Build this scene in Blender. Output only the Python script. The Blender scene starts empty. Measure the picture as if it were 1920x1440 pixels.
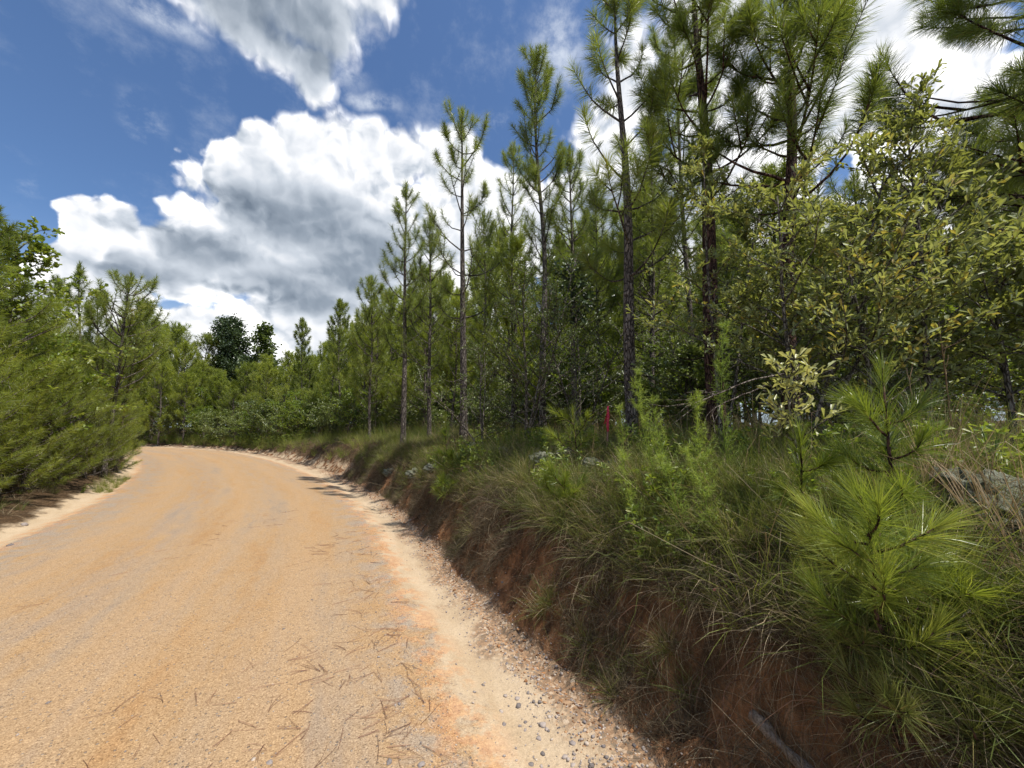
import bpy, math, random
import numpy as np
from mathutils import Vector, Matrix

# ------------------------------------------------------------------ camera
SC = bpy.context.scene
COL = SC.collection
FPX, PITCH, EYE = 722.0, math.radians(6.5), 1.6        # focal length in 1920-px units
cam = bpy.data.cameras.new("camera")
cam.sensor_width = 36.0
cam.lens = 36.0 * FPX / 1920.0
cam.clip_start, cam.clip_end = 0.05, 3000.0
camo = bpy.data.objects.new("camera", cam)
COL.objects.link(camo)
camo.location = (0, 0, EYE)
camo.rotation_euler = (math.radians(90) + PITCH, 0, 0)
SC.camera = camo
SC.view_settings.view_transform = 'Standard'
SC.view_settings.look = 'None'
SC.view_settings.gamma = 1.0
SC.view_settings.use_curve_mapping = False
SC.view_settings.exposure = 0.28
SC.cycles.max_bounces = 5
SC.cycles.diffuse_bounces = 3
SC.cycles.transmission_bounces = 3
SC.cycles.transparent_max_bounces = 4

# ------------------------------------------------------------------ sun
SUN_AZ, SUN_EL = math.radians(117), math.radians(66)   # azimuth clockwise from +Y (ahead)
sd = Vector((math.sin(SUN_AZ) * math.cos(SUN_EL), math.cos(SUN_AZ) * math.cos(SUN_EL), math.sin(SUN_EL)))
sun = bpy.data.lights.new("sun", 'SUN')
sun.energy = 4.9
sun.angle = math.radians(0.55)
sun.color = (1.0, 0.955, 0.88)
suno = bpy.data.objects.new("sun", sun)
COL.objects.link(suno)
suno.rotation_euler = sd.to_track_quat('Z', 'Y').to_euler()
suno.location = (20, -20, 60)


# ------------------------------------------------------------------ pixel helpers (photo pixels -> world)
def ray(px, py):
    a, b = (px - 960) / FPX, (720 - py) / FPX
    c, s = math.cos(PITCH), math.sin(PITCH)
    return np.array([a, c - b * s, s + b * c])


def P(px, py, Y):
    d = ray(px, py)
    return np.array([0, 0, EYE]) + d * (Y / d[1])


def azel(px, py):
    d = ray(px, py)
    d = d / np.linalg.norm(d)
    return math.atan2(d[0], d[1]), math.asin(d[2])


# ------------------------------------------------------------------ world / sky
class NT:
    """small helper that writes node trees"""
    def __init__(self, tree):
        self.t = tree

    def n(self, kind, **kw):
        nd = self.t.nodes.new(kind)
        for k, v in kw.items():
            setattr(nd, k, v)
        return nd

    def put(self, sock, v):
        if v is None:
            return
        if isinstance(v, bpy.types.NodeSocket):
            self.t.links.new(v, sock)
        elif hasattr(sock.default_value, '__len__') and not isinstance(v, (int, float)):
            v = tuple(v)
            if len(sock.default_value) == 4 and len(v) == 3:
                v = v + (1.0,)
            sock.default_value = v
        elif hasattr(sock.default_value, '__len__'):
            sock.default_value = [v] * len(sock.default_value)
        else:
            sock.default_value = v

    def m(self, op, a, b=None, c=None, clamp=False):
        nd = self.n('ShaderNodeMath', operation=op, use_clamp=clamp)
        for i, v in enumerate((a, b, c)):
            self.put(nd.inputs[i], v)
        return nd.outputs[0]

    def v(self, op, a, b=None, c=None):
        nd = self.n('ShaderNodeVectorMath', operation=op)
        for i, v in enumerate((a, b, c)):
            self.put(nd.inputs[i], v)
        return nd.outputs['Value'] if op in ('LENGTH', 'DISTANCE', 'DOT_PRODUCT') else nd.outputs[0]

    def noise(self, vec, scale, detail=4, rough=0.55, dist=0.0, lac=2.0, out=0, dim='3D'):
        nd = self.n('ShaderNodeTexNoise', noise_dimensions=dim)
        self.put(nd.inputs['Vector'], vec)
        self.put(nd.inputs['Scale'], scale)
        nd.inputs['Detail'].default_value = detail
        nd.inputs['Roughness'].default_value = rough
        nd.inputs['Lacunarity'].default_value = lac
        nd.inputs['Distortion'].default_value = dist
        return nd.outputs[out]

    def voro(self, vec, scale, feature='F1', rnd=1.0, out='Distance', smooth=None, detail=0.0, dim='3D'):
        nd = self.n('ShaderNodeTexVoronoi', feature=feature, voronoi_dimensions=dim)
        self.put(nd.inputs['Vector'], vec)
        self.put(nd.inputs['Scale'], scale)
        nd.inputs['Randomness'].default_value = rnd
        if 'Detail' in nd.inputs:
            nd.inputs['Detail'].default_value = detail
        if smooth is not None:
            nd.inputs['Smoothness'].default_value = smooth
        return nd.outputs[out]

    def ss(self, x, lo, hi, a=0.0, b=1.0):
        nd = self.n('ShaderNodeMapRange', interpolation_type='SMOOTHSTEP')
        self.put(nd.inputs[0], x)
        for i, v in enumerate((lo, hi, a, b)):
            self.put(nd.inputs[i + 1], v)
        return nd.outputs[0]

    def lin(self, x, lo, hi, a=0.0, b=1.0):
        nd = self.n('ShaderNodeMapRange')
        self.put(nd.inputs[0], x)
        for i, v in enumerate((lo, hi, a, b)):
            self.put(nd.inputs[i + 1], v)
        return nd.outputs[0]

    def mix(self, f, a, b, blend='MIX'):
        nd = self.n('ShaderNodeMix', data_type='RGBA', blend_type=blend)
        self.put(nd.inputs[0], f)
        self.put(nd.inputs[6], a)
        self.put(nd.inputs[7], b)
        return nd.outputs[2]

    def ramp(self, f, stops):
        nd = self.n('ShaderNodeValToRGB')
        self.put(nd.inputs[0], f)
        e = nd.color_ramp.elements
        while len(e) < len(stops):
            e.new(0.5)
        for el, (p, c) in zip(e, stops):
            el.position = p
            el.color = tuple(c) + (1.0,)
        return nd.outputs[0]


world = bpy.data.worlds.new("World")
SC.world = world
world.use_nodes = True
world.cycles.sampling_method = 'MANUAL'
world.cycles.sample_map_resolution = 512
wt = world.node_tree
wt.nodes.clear()
W = NT(wt)
tc = W.n('ShaderNodeTexCoord').outputs['Generated']
sky = W.n('ShaderNodeTexSky', sky_type='NISHITA', sun_disc=False)
sky.sun_elevation = SUN_EL
sky.sun_rotation = SUN_AZ
sky.altitude = 100
sky.air_density = 1.0
sky.dust_density = 0.6
sky.ozone_density = 2.2
sx = W.n('ShaderNodeSeparateXYZ')
W.put(sx.inputs[0], tc)
az = W.m('ARCTAN2', sx.outputs[0], sx.outputs[1])
el = W.m('ARCSINE', sx.outputs[2])
cx = W.n('ShaderNodeCombineXYZ')
W.put(cx.inputs[0], az)
W.put(cx.inputs[1], el)
PP = cx.outputs[0]


def blob_field(vec, blobs):
    """smooth union of ellipses in (azimuth, elevation); value 1 in a centre, 0 on the outline"""
    cur = None
    for (px, py, rx, ry) in blobs:
        a0, e0 = azel(px, py)
        ra = abs(azel(px + rx, py)[0] - azel(px - rx, py)[0]) / 2
        re = abs(azel(px, py + ry)[1] - azel(px, py - ry)[1]) / 2
        ln = W.v('LENGTH', W.v('MULTIPLY_ADD', vec, (1 / ra, 1 / re, 0), (-a0 / ra, -e0 / re, 0)))
        cur = ln if cur is None else W.m('SMOOTH_MIN', cur, ln, 0.25)
    return W.m('SUBTRACT', 1.0, cur)


CLOUDS = [
    # high grey cloud at the top
    (520, -80, 330, 150), (600, 20, 140, 110), (400, -60, 230, 120), (700, -25, 70, 80), (585, 120, 70, 75), (460, 20, 150, 100), (520, 80, 110, 70),
    # the big cumulus
    (475, 330, 85, 80), (590, 290, 105, 85), (700, 290, 110, 85), (850, 320, 90, 85), (640, 400, 250, 130), (700, 500, 230, 130), (560, 470, 200, 90),
    (490, 285, 60, 60), (920, 370, 50, 80), (880, 440, 200, 110), (1000, 440, 100, 120),
    # lower left bank
    (120, 425, 75, 60), (200, 440, 95, 62), (80, 510, 100, 75), (50, 600, 100, 80), (340, 500, 140, 65), (170, 540, 150, 70), (500, 520, 220, 70),
    (300, 620, 330, 70), (640, 620, 260, 100), (820, 640, 300, 120), (110, 640, 150, 90), (420, 700, 400, 60),
    # right-hand cloud mass behind the tall pines
    (1130, 320, 120, 190), (1180, 150, 90, 130), (1340, 60, 170, 210), (1600, 100, 300, 300), (1850, 350, 280, 260),
    (1300, 480, 330, 230),
]
DARKS = [
    (500, -10, 200, 110), (600, 90, 60, 60), (580, 425, 165, 55), (470, 395, 60, 40), (690, 470, 110, 55),
    (400, 470, 110, 35), (560, 555, 130, 35), (250, 505, 100, 28), (650, 530, 90, 40), (1150, 420, 120, 60),
]
warp = W.noise(PP, 2.6, 4, 0.6, out=1, dim='2D')
wp = W.v('MULTIPLY_ADD', W.v('SUBTRACT', warp, (0.5, 0.5, 0.5)), (0.13, 0.10, 0), PP)
S = blob_field(wp, CLOUDS)
tz = W.v('MULTIPLY', PP, (1, 1.15, 1))
tw_ = W.v('MULTIPLY_ADD', W.v('SUBTRACT', W.noise(PP, 13.0, 3, 0.55, out=1, dim='2D'), (0.5, 0.5, 0.5)), (0.045, 0.045, 0), tz)


def puff(off):
    vec = tw_ if off is None else W.v('ADD', tw_, off)
    a = W.noise(vec, 4.6, 8, 0.55, dim='2D')
    b = W.voro(vec, 12.0, 'F1', detail=2.0, dim='2D')
    return W.m('SUBTRACT', W.m('MULTIPLY', a, 1.0), W.m('MULTIPLY', b, 0.34))


q0 = puff(None)
q1 = puff((0.010, 0.020, 0))
# away from the photographed part of the sky: ordinary scattered cumulus from noise
gen = W.lin(W.noise(tc, 1.7, 3, 0.5), 0.45, 0.62, -0.5, 0.7)
away = W.ss(W.m('ABSOLUTE', az), 0.98, 1.35)
away = W.m('MAXIMUM', away, W.ss(el, 0.86, 1.05))
Sg = W.m('ADD', W.m('MULTIPLY', S, W.m('SUBTRACT', 1.0, away)), W.m('MULTIPLY', gen, away))
hgt = W.m('ADD', W.m('ADD', Sg, 0.08), W.m('MULTIPLY', W.m('SUBTRACT', q0, 0.36), 0.9))
alpha = W.ss(hgt, 0.0, W.m('ADD', 0.15, W.ss(el, 0.52, 0.78, 0.0, 0.45)))
# thin wisps
wn = W.noise(W.v('MULTIPLY', W.v('ADD', PP, (3, 1, 2)), (1, 1.5, 1)), 4.2, 8, 0.66, dim='2D')
WISPS = [(270, 240, 60, 70), (40, 345, 60, 26), (700, 185, 60, 26), (1040, 90, 60, 110), (950, 240, 70, 40), (660, 90, 60, 90), (300, 30, 120, 50)]
ws = blob_field(wp, WISPS)
wa = W.m('MULTIPLY', W.m('MULTIPLY', W.ss(ws, -0.2, 0.9), W.ss(wn, 0.42, 0.72)), 0.75)
wa2 = W.m('MULTIPLY', W.ss(wn, 0.5, 0.85), 0.25)
lowhaze = W.ss(el, 0.02, 0.38, 0.62, 0.0)
D = blob_field(W.v('MULTIPLY_ADD', W.v('SUBTRACT', warp, (0.5, 0.5, 0.5)), (0.07, 0.05, 0), PP), DARKS)
relief = W.m('MULTIPLY', W.m('SUBTRACT', q0, q1), W.ss(hgt, 0.0, 0.7, 2.8, 0.75))
dark = W.ss(W.m('ADD', D, W.m('MULTIPLY', W.m('SUBTRACT', q0, 0.36), 0.30)), -0.80, 0.80)
thick = W.ss(hgt, 0.1, 1.0)
base_lit = W.m('SUBTRACT', 0.90, W.m('MULTIPLY', dark, 0.56))
rim = W.m('MULTIPLY', W.ss(hgt, 0.40, 0.0), 0.22)
lit = W.m('ADD', W.m('ADD', base_lit, relief), rim)
lit = W.m('SUBTRACT', lit, W.m('MULTIPLY', thick, 0.12), clamp=True)
ccol = W.ramp(lit, [(0.0, (0.17, 0.215, 0.28)), (0.30, (0.30, 0.355, 0.43)), (0.62, (0.60, 0.655, 0.73)), (0.88, (0.98, 0.99, 1.02)), (1.0, (1.45, 1.45, 1.45))])
skyc = W.mix(1.0, W.v('MULTIPLY', sky.outputs[0], (0.096, 0.114, 0.134)), (1, 1, 1), 'MULTIPLY')
skyc = W.mix(lowhaze, skyc, (0.55, 0.66, 0.80))
c1 = W.mix(W.m('MAXIMUM', wa, wa2), skyc, (0.80, 0.86, 0.95))
c2 = W.mix(alpha, c1, ccol)
bg = W.n('ShaderNodeBackground')
W.put(bg.inputs['Color'], W.v('MULTIPLY', c2, (8.8, 8.8, 8.8)))
bg.inputs['Strength'].default_value = 0.1
wo = W.n('ShaderNodeOutputWorld')
wt.links.new(bg.outputs[0], wo.inputs[0])


# ------------------------------------------------------------------ numpy noise
def _h(ix, iy, seed):
    n = (ix * 374761393 + iy * 668265263 + seed * 974634777) & 0x7fffffff
    n = ((n ^ (n >> 13)) * 1274126177) & 0x7fffffff
    return ((n ^ (n >> 16)) & 0xffff) / 65535.0


def vn(x, y, seed=0):
    x = np.asarray(x, float)
    y = np.asarray(y, float)
    ix, iy = np.floor(x).astype(np.int64), np.floor(y).astype(np.int64)
    fx, fy = x - ix, y - iy
    fx, fy = fx * fx * (3 - 2 * fx), fy * fy * (3 - 2 * fy)
    a, b = _h(ix, iy, seed), _h(ix + 1, iy, seed)
    c, d = _h(ix, iy + 1, seed), _h(ix + 1, iy + 1, seed)
    return (a + (b - a) * fx) * (1 - fy) + (c + (d - c) * fx) * fy - 0.5


def fbm(x, y, o=4, seed=0, g=0.5):
    r, a = 0.0, 1.0
    for i in range(o):
        r = r + a * vn(np.asarray(x) * 2 ** i + 17.3 * i, np.asarray(y) * 2 ** i - 9.1 * i, seed + i)
        a *= g
    return r


# ------------------------------------------------------------------ the road's right edge and the terrain
RP = np.array([(17.0, -36), (9.9, -20), (5.6, -10), (3.35, -5), (1.65, -1.6), (0.80, 0.2), (-0.12, 2.05), (-1.1, 4.1), (-2.86, 7.6), (-6.1, 12.4),
               (-12.2, 19.6), (-19.3, 26.4), (-25.6, 30.6), (-33, 33.8), (-45, 36.6), (-70, 39.5), (-110, 41)], float)
ROADW = 4.6


def smooth_curve(pts, step=0.1):
    out = []
    for i in range(1, len(pts) - 2):
        p0, p1, p2, p3 = pts[i - 1:i + 3]
        n = max(4, int(np.linalg.norm(p2 - p1) / step))
        t = np.linspace(0, 1, n, endpoint=False)[:, None]
        out.append(0.5 * (2 * p1 + (p2 - p0) * t + (2 * p0 - 5 * p1 + 4 * p2 - p3) * t ** 2 + (-p0 + 3 * p1 - 3 * p2 + p3) * t ** 3))
    c = np.vstack(out)
    for _ in range(60):
        c[1:-1] = (c[:-2] + 2 * c[1:-1] + c[2:]) / 4
    return c


RC = smooth_curve(RP)
seg = np.linalg.norm(np.diff(RC, axis=0), axis=1)
RS = np.concatenate([[0], np.cumsum(seg)])
i0 = np.argmin(np.abs(RC[:, 1] - 0.0))
RS = RS - RS[i0]                                   # s = 0 beside the camera
RT = np.gradient(RC, axis=0)
RT /= np.linalg.norm(RT, axis=1)[:, None]
RN = np.stack([RT[:, 1], -RT[:, 0]], 1)            # to the right
for _ in range(30):
    RN[1:-1] = (RN[:-2] + 2 * RN[1:-1] + RN[2:]) / 4
RN /= np.linalg.norm(RN, axis=1)[:, None]


def to_xy(s, u):
    s = np.asarray(s, float)
    x = np.interp(s, RS, RC[:, 0]) + np.interp(s, RS, RN[:, 0]) * u
    y = np.interp(s, RS, RC[:, 1]) + np.interp(s, RS, RN[:, 1]) * u
    return x, y


def to_su(x, y):
    x = np.atleast_1d(np.asarray(x, float))
    y = np.atleast_1d(np.asarray(y, float))
    s, u = np.empty(len(x)), np.empty(len(x))
    for k in range(0, len(x), 400):
        dx = x[k:k + 400, None] - RC[None, :, 0]
        dy = y[k:k + 400, None] - RC[None, :, 1]
        j = np.argmin(dx * dx + dy * dy, axis=1)
        a = np.arange(len(j))
        s[k:k + 400] = RS[j] + dx[a, j] * RT[j, 0] + dy[a, j] * RT[j, 1]
        u[k:k + 400] = dx[a, j] * RN[j, 0] + dy[a, j] * RN[j, 1]
    return s, u


BX = np.array([0, 0.05, 0.12, 0.22, 0.36, 0.58, 0.90, 1.4, 2.2, 6, 20, 60, 300])
BZ = np.array([0, 0.04, 0.13, 0.30, 0.60, 0.88, 1.08, 1.20, 1.27, 1.38, 1.66, 2.3, 6.0])
LX = np.array([0, 0.35, 0.6, 1.0, 1.7, 3, 10, 40, 300])
LZ = np.array([-0.02, 0.0, 0.07, 0.20, 0.36, 0.48, 0.7, 1.4, 5.0])


def HT(s, u, x=None, y=None):
    s = np.asarray(s, float)
    u = np.asarray(u, float)
    if x is None:
        x, y = to_xy(s, u)
    ub = 0.66 + 0.16 * fbm(s * 0.55, 3.0 + 0 * s, 2, 5) + 0.16 * fbm(s * 2.4, 1.0 + 0 * s, 3, 9) + 0.10 * np.clip((s - 5) / 10, 0, 1.2)
    amp = np.interp(s, [-20, 10, 17, 24, 32, 45], [1.0, 1.0, 1.02, 0.85, 0.55, 0.45])
    wid = np.interp(s, [-20, 4, 12, 20, 40], [1.0, 1.05, 1.2, 1.6, 2.0])
    q = (u - ub) / wid
    zb = np.interp(q, BX, BZ)
    hi = np.clip(q / 6, 0, 1)
    zb = zb * (amp * (1 - hi) + hi)
    v = -u - ROADW - 0.12 * fbm(s * 0.8, 7 + 0 * s, 3, 11)
    zl = np.interp(v, LX, LZ)
    crown = 0.035 * np.clip(1 - ((u + ROADW / 2) / (ROADW / 2)) ** 2, 0, 1)
    gut = -0.05 * np.exp(-((u - 0.28) / 0.2) ** 2) - 0.04 * np.exp(-((v - 0.22) / 0.18) ** 2)
    z = np.where(q > 0, zb, 0) + np.where(v > 0, zl - LZ[0], 0) + crown + gut
    onroad = np.clip(np.minimum(-u, u + ROADW) / 0.3, 0, 1)
    face = np.exp(-((q - 0.28) / 0.33) ** 2) * (q > 0)
    rough = np.clip((u - ub) / 0.15, 0, 1) + np.clip(v / 0.8, 0, 1)
    z = z + face * (0.22 * fbm(x * 3.1, y * 3.1, 4, 21) + 0.07 * fbm(x * 13, y * 13, 3, 22)) + rough * 0.10 * fbm(x * 1.4, y * 1.4, 4, 23)
    z = z + onroad * (0.012 * fbm(u * 2.0, s * 0.15, 3, 31) + 0.004 * fbm(x * 9, y * 9, 2, 33))
    # rutted washout beside the foot of the bank
    ch = np.exp(-((u - ub + 0.10) / 0.05) ** 2) * np.clip(0.5 + 2 * vn(s * 0.7, 0 * s, 41), 0, 1)
    z = z - 0.05 * ch + (1 - onroad) * 0.012 * fbm(x * 8, y * 8, 3, 35)
    far = np.clip((s - 34) / 30, 0, 1)
    return z


def H(x, y):
    sc = np.isscalar(x) or np.ndim(x) == 0
    s, u = to_su(x, y)
    z = HT(s, u, np.atleast_1d(x), np.atleast_1d(y))
    return float(z[0]) if sc else z


def hit(px, py, tmax=120):
    d = ray(px, py)
    t = 0.7 * (tmax / 0.7) ** np.linspace(0, 1, 1200)
    X = d[None, :] * t[:, None]
    X[:, 2] += EYE
    below = X[:, 2] < H(X[:, 0], X[:, 1])
    k = int(np.argmax(below)) if below.any() else len(t) - 1
    return X[k]


# ------------------------------------------------------------------ mesh helpers
class MB:
    def __init__(self):
        self.V, self.F, self.T, self.n = [], [], [], 0

    def add(self, v, f, tint=0.5):
        v = np.asarray(v, np.float32).reshape(-1, 3)
        f = np.asarray(f, np.int32).reshape(-1, 3)
        self.V.append(v)
        self.F.append(f + self.n)
        self.T.append(np.broadcast_to(np.asarray(tint, np.float32), (len(v),)))
        self.n += len(v)

    def mesh(self, name, mat=None, smooth=True):
        me = bpy.data.meshes.new(name)
        if self.n:
            v, f = np.vstack(self.V), np.vstack(self.F)
            me.vertices.add(len(v))
            me.vertices.foreach_set('co', v.ravel())
            me.loops.add(f.size)
            me.loops.foreach_set('vertex_index', f.ravel())
            me.polygons.add(len(f))
            me.polygons.foreach_set('loop_start', np.arange(0, f.size, 3, dtype=np.int32))
            a = me.attributes.new('tint', 'FLOAT', 'POINT')
            a.data.foreach_set('value', np.concatenate(self.T).astype(np.float32))
            if smooth:
                me.polygons.foreach_set('use_smooth', np.ones(len(f), bool))
            me.update(calc_edges=True)
        if mat:
            me.materials.append(mat)
        return me


def link(name, data, parent=None, loc=None):
    o = bpy.data.objects.new(name, data)
    COL.objects.link(o)
    if parent:
        o.parent = parent
    if loc is not None:
        o.location = tuple(loc)
    return o


def tag(o, label=None, cat=None, group=None, kind=None):
    if label:
        o['label'] = label
    if cat:
        o['category'] = cat
    if group:
        o['group'] = group
    if kind:
        o['kind'] = kind
    return o


def dup(root, loc, rz, scale, label=None, group=None, tilt=(0, 0)):
    r = root.copy()
    COL.objects.link(r)
    r.location = tuple(loc)
    r.rotation_euler = (tilt[0], tilt[1], rz)
    r.scale = (scale, scale, scale) if np.isscalar(scale) else tuple(scale)
    if label:
        r['label'] = label
    if group:
        r['group'] = group
    for ch in list(root.children):
        c = ch.copy()
        COL.objects.link(c)
        c.parent = r
    return r


def unit(v):
    v = np.asarray(v, float)
    return v / (np.linalg.norm(v, axis=-1, keepdims=True) + 1e-9)


def tube(mb, pts, rad, k=6, tint=0.5, cap=True):
    pts = np.asarray(pts, float)
    n = len(pts)
    rad = np.broadcast_to(np.asarray(rad, float), (n,))
    tg = unit(np.gradient(pts, axis=0))
    ref = np.array([0.0, 0, 1]) if abs(tg[0][2]) < 0.8 else np.array([1.0, 0, 0])
    u = unit(np.cross(tg[0], ref))
    vs = []
    an = np.arange(k) * 2 * math.pi / k
    for i in range(n):
        u = unit(u - tg[i] * np.dot(u, tg[i]))
        w = np.cross(tg[i], u)
        vs.append(pts[i] + rad[i] * (np.cos(an)[:, None] * u + np.sin(an)[:, None] * w))
    V = np.vstack(vs)
    i = np.arange(n - 1)[:, None] * k
    j = np.arange(k)[None, :]
    a, b = i + j, i + (j + 1) % k
    f = np.concatenate([np.stack([a, b, b + k], -1).reshape(-1, 3), np.stack([a, b + k, a + k], -1).reshape(-1, 3)])
    if cap:
        V = np.vstack([V, pts[-1:]])
        e = (n - 1) * k
        f = np.vstack([f, np.array([(e + q, e + (q + 1) % k, len(V) - 1) for q in range(k)])])
    mb.add(V, f, tint)


def ribbons(mb, base, d, L, w, rng, droop=0.15, jit=0.12, tint=0.5, seg=2):
    """needles or grass blades: long thin tapering strips"""
    n = len(base)
    L = np.broadcast_to(L, (n,))[:, None]
    w = np.broadcast_to(w, (n,))[:, None]
    side = unit(np.cross(d, rng.normal(size=(n, 3)))) * w * 0.5
    tip = base + d * L + np.array([0, 0, -1.0]) * L * droop + rng.normal(size=(n, 3)) * L * jit
    tint = np.broadcast_to(tint, (n,))
    if seg == 1:
        V = np.stack([base - side, base + side, tip], 1).reshape(-1, 3)
        i = np.arange(n)[:, None] * 3
        f = i + np.array([[0, 1, 2]])
        mb.add(V, f, np.repeat(tint, 3))
    else:
        mid = base + d * L * 0.55 + np.array([0, 0, -1.0]) * L * droop * 0.22
        V = np.stack([base - side, base + side, mid + side * 0.9, mid - side * 0.9, tip], 1).reshape(-1, 3)
        i = np.arange(n)[:, None] * 5
        f = np.concatenate([i + np.array([[0, 1, 2]]), i + np.array([[0, 2, 3]]), i + np.array([[3, 2, 4]])])
        mb.add(V, f, np.repeat(tint, 5))


# ------------------------------------------------------------------ materials
def mat(name):
    m = bpy.data.materials.new(name)
    m.use_nodes = True
    m.node_tree.nodes.clear()
    return m, NT(m.node_tree)


def out(N, shader, disp=None):
    o = N.n('ShaderNodeOutputMaterial')
    N.t.links.new(shader, o.inputs[0])


def bsdf(N, col, rough=0.8, spec=0.3, normal=None):
    b = N.n('ShaderNodeBsdfPrincipled')
    N.put(b.inputs['Base Color'], col)
    N.put(b.inputs['Roughness'], rough)
    N.put(b.inputs['Specular IOR Level'], spec)
    if normal is not None:
        N.put(b.inputs['Normal'], normal)
    return b.outputs[0]


def bump(N, h, strength=0.5, dist=0.01, normal=None):
    b = N.n('ShaderNodeBump')
    b.inputs['Strength'].default_value = strength
    b.inputs['Distance'].default_value = dist
    N.put(b.inputs['Height'], h)
    if normal is not None:
        N.put(b.inputs['Normal'], normal)
    return b.outputs[0]


def attr(N, name, out='Fac'):
    a = N.n('ShaderNodeAttribute', attribute_name=name)
    return a.outputs[out]


def leafmat(name, stops, rough=0.45, spec=0.5, trans=0.35, tcol=(0.20, 0.26, 0.03), vary=0.35):
    m, N = mat(name)
    t = attr(N, 'tint')
    rnd = N.n('ShaderNodeObjectInfo').outputs['Random']
    f = N.m('ADD', t, N.m('MULTIPLY', N.m('SUBTRACT', rnd, 0.5), vary), clamp=True)
    col = N.ramp(f, stops)
    b = bsdf(N, col, rough, spec)
    tr = N.n('ShaderNodeBsdfTranslucent')
    N.put(tr.inputs[0], N.mix(1.0, N.mix(0.5, col, tcol), (1.6, 1.6, 1.3), 'MULTIPLY'))
    ms = N.n('ShaderNodeMixShader')
    ms.inputs[0].default_value = trans
    N.t.links.new(b, ms.inputs[1])
    N.t.links.new(tr.outputs[0], ms.inputs[2])
    out(N, ms.outputs[0])
    return m


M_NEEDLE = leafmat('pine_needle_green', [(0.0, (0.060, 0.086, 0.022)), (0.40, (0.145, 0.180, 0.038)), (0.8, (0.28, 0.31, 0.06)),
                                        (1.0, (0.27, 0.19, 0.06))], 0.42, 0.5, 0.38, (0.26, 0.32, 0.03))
M_SAPLING = leafmat('young_pine_needle_green', [(0.0, (0.055, 0.078, 0.016)), (0.5, (0.18, 0.22, 0.032)), (0.9, (0.35, 0.37, 0.058)),
                                               (1.0, (0.30, 0.25, 0.06))], 0.42, 0.45, 0.38, (0.36, 0.42, 0.04))
M_SEEDLING = leafmat('seedling_needle_green', [(0.0, (0.035, 0.065, 0.014)), (0.45, (0.12, 0.175, 0.026)), (0.75, (0.24, 0.29, 0.05)), (1.0, (0.38, 0.38, 0.09))],
                     0.36, 0.55, 0.3, (0.34, 0.40, 0.03))
M_OAK = leafmat('oak_leaf', [(0.0, (0.070, 0.095, 0.030)), (0.40, (0.165, 0.200, 0.068)), (0.85, (0.33, 0.365, 0.17)), (1.0, (0.42, 0.31, 0.07))],  # pale stops put sky and sun light on the leaves into their colour
                0.5, 0.45, 0.33, (0.36, 0.36, 0.05))
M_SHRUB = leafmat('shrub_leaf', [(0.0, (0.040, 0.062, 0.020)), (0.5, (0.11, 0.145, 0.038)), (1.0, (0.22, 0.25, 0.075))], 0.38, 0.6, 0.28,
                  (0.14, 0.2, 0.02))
M_BRIGHT = leafmat('light_green_leaf', [(0.0, (0.06, 0.10, 0.018)), (0.5, (0.13, 0.19, 0.028)), (1.0, (0.24, 0.25, 0.05))], 0.42, 0.5, 0.35,
                   (0.3, 0.36, 0.03))
M_DARKLEAF = leafmat('dark_leaf', [(0.0, (0.030, 0.050, 0.026)), (0.6, (0.065, 0.095, 0.040)), (1.0, (0.12, 0.16, 0.06))], 0.35, 0.6, 0.15,
                     (0.06, 0.1, 0.02))
M_GRASS = leafmat('green_grass', [(0.0, (0.055, 0.080, 0.018)), (0.5, (0.145, 0.185, 0.032)), (1.0, (0.32, 0.31, 0.09))], 0.5, 0.3, 0.3,
                  (0.28, 0.32, 0.05), 0.7)
M_DRY = leafmat('dry_grass', [(0.0, (0.040, 0.030, 0.020)), (0.45, (0.13, 0.10, 0.06)), (1.0, (0.42, 0.34, 0.22))], 0.7, 0.2, 0.15,
                (0.3, 0.2, 0.1))
M_OLIVE = leafmat('olive_needle', [(0.0, (0.045, 0.060, 0.018)), (0.5, (0.13, 0.15, 0.04)), (0.9, (0.27, 0.28, 0.10)), (1.0, (0.30, 0.20, 0.10))], 0.4, 0.45, 0.25, (0.2, 0.22, 0.04))
M_MIX = leafmat('olive_and_tan_grass', [(0.0, (0.055, 0.078, 0.018)), (0.45, (0.14, 0.175, 0.036)), (0.65, (0.20, 0.19, 0.06)), (0.85, (0.24, 0.17, 0.095)), (1.0, (0.46, 0.36, 0.23))], 0.55, 0.3, 0.25,
                (0.3, 0.32, 0.06), 0.8)
M_SPROUT = leafmat('pale_sprout_leaf', [(0.0, (0.20, 0.22, 0.06)), (0.5, (0.38, 0.39, 0.14)), (1.0, (0.52, 0.48, 0.20))], 0.4, 0.6, 0.3, (0.4, 0.4, 0.1))
M_STRAW = leafmat('broomsedge_straw', [(0.0, (0.14, 0.085, 0.045)), (0.5, (0.29, 0.19, 0.10)), (1.0, (0.48, 0.38, 0.25))], 0.65, 0.25, 0.2,
                  (0.4, 0.3, 0.18))
M_FENNEL = leafmat('dog_fennel_green', [(0.0, (0.08, 0.12, 0.03)), (0.5, (0.16, 0.24, 0.04)), (1.0, (0.30, 0.36, 0.07))], 0.5, 0.35, 0.35,
                   (0.36, 0.44, 0.06))
M_FALLEN = leafmat('fallen_needle_brown', [(0.0, (0.09, 0.042, 0.03)), (0.5, (0.19, 0.095, 0.06)), (1.0, (0.32, 0.19, 0.11))], 0.6, 0.3, 0.05,
                   (0.2, 0.1, 0.05), 0.0)


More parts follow.
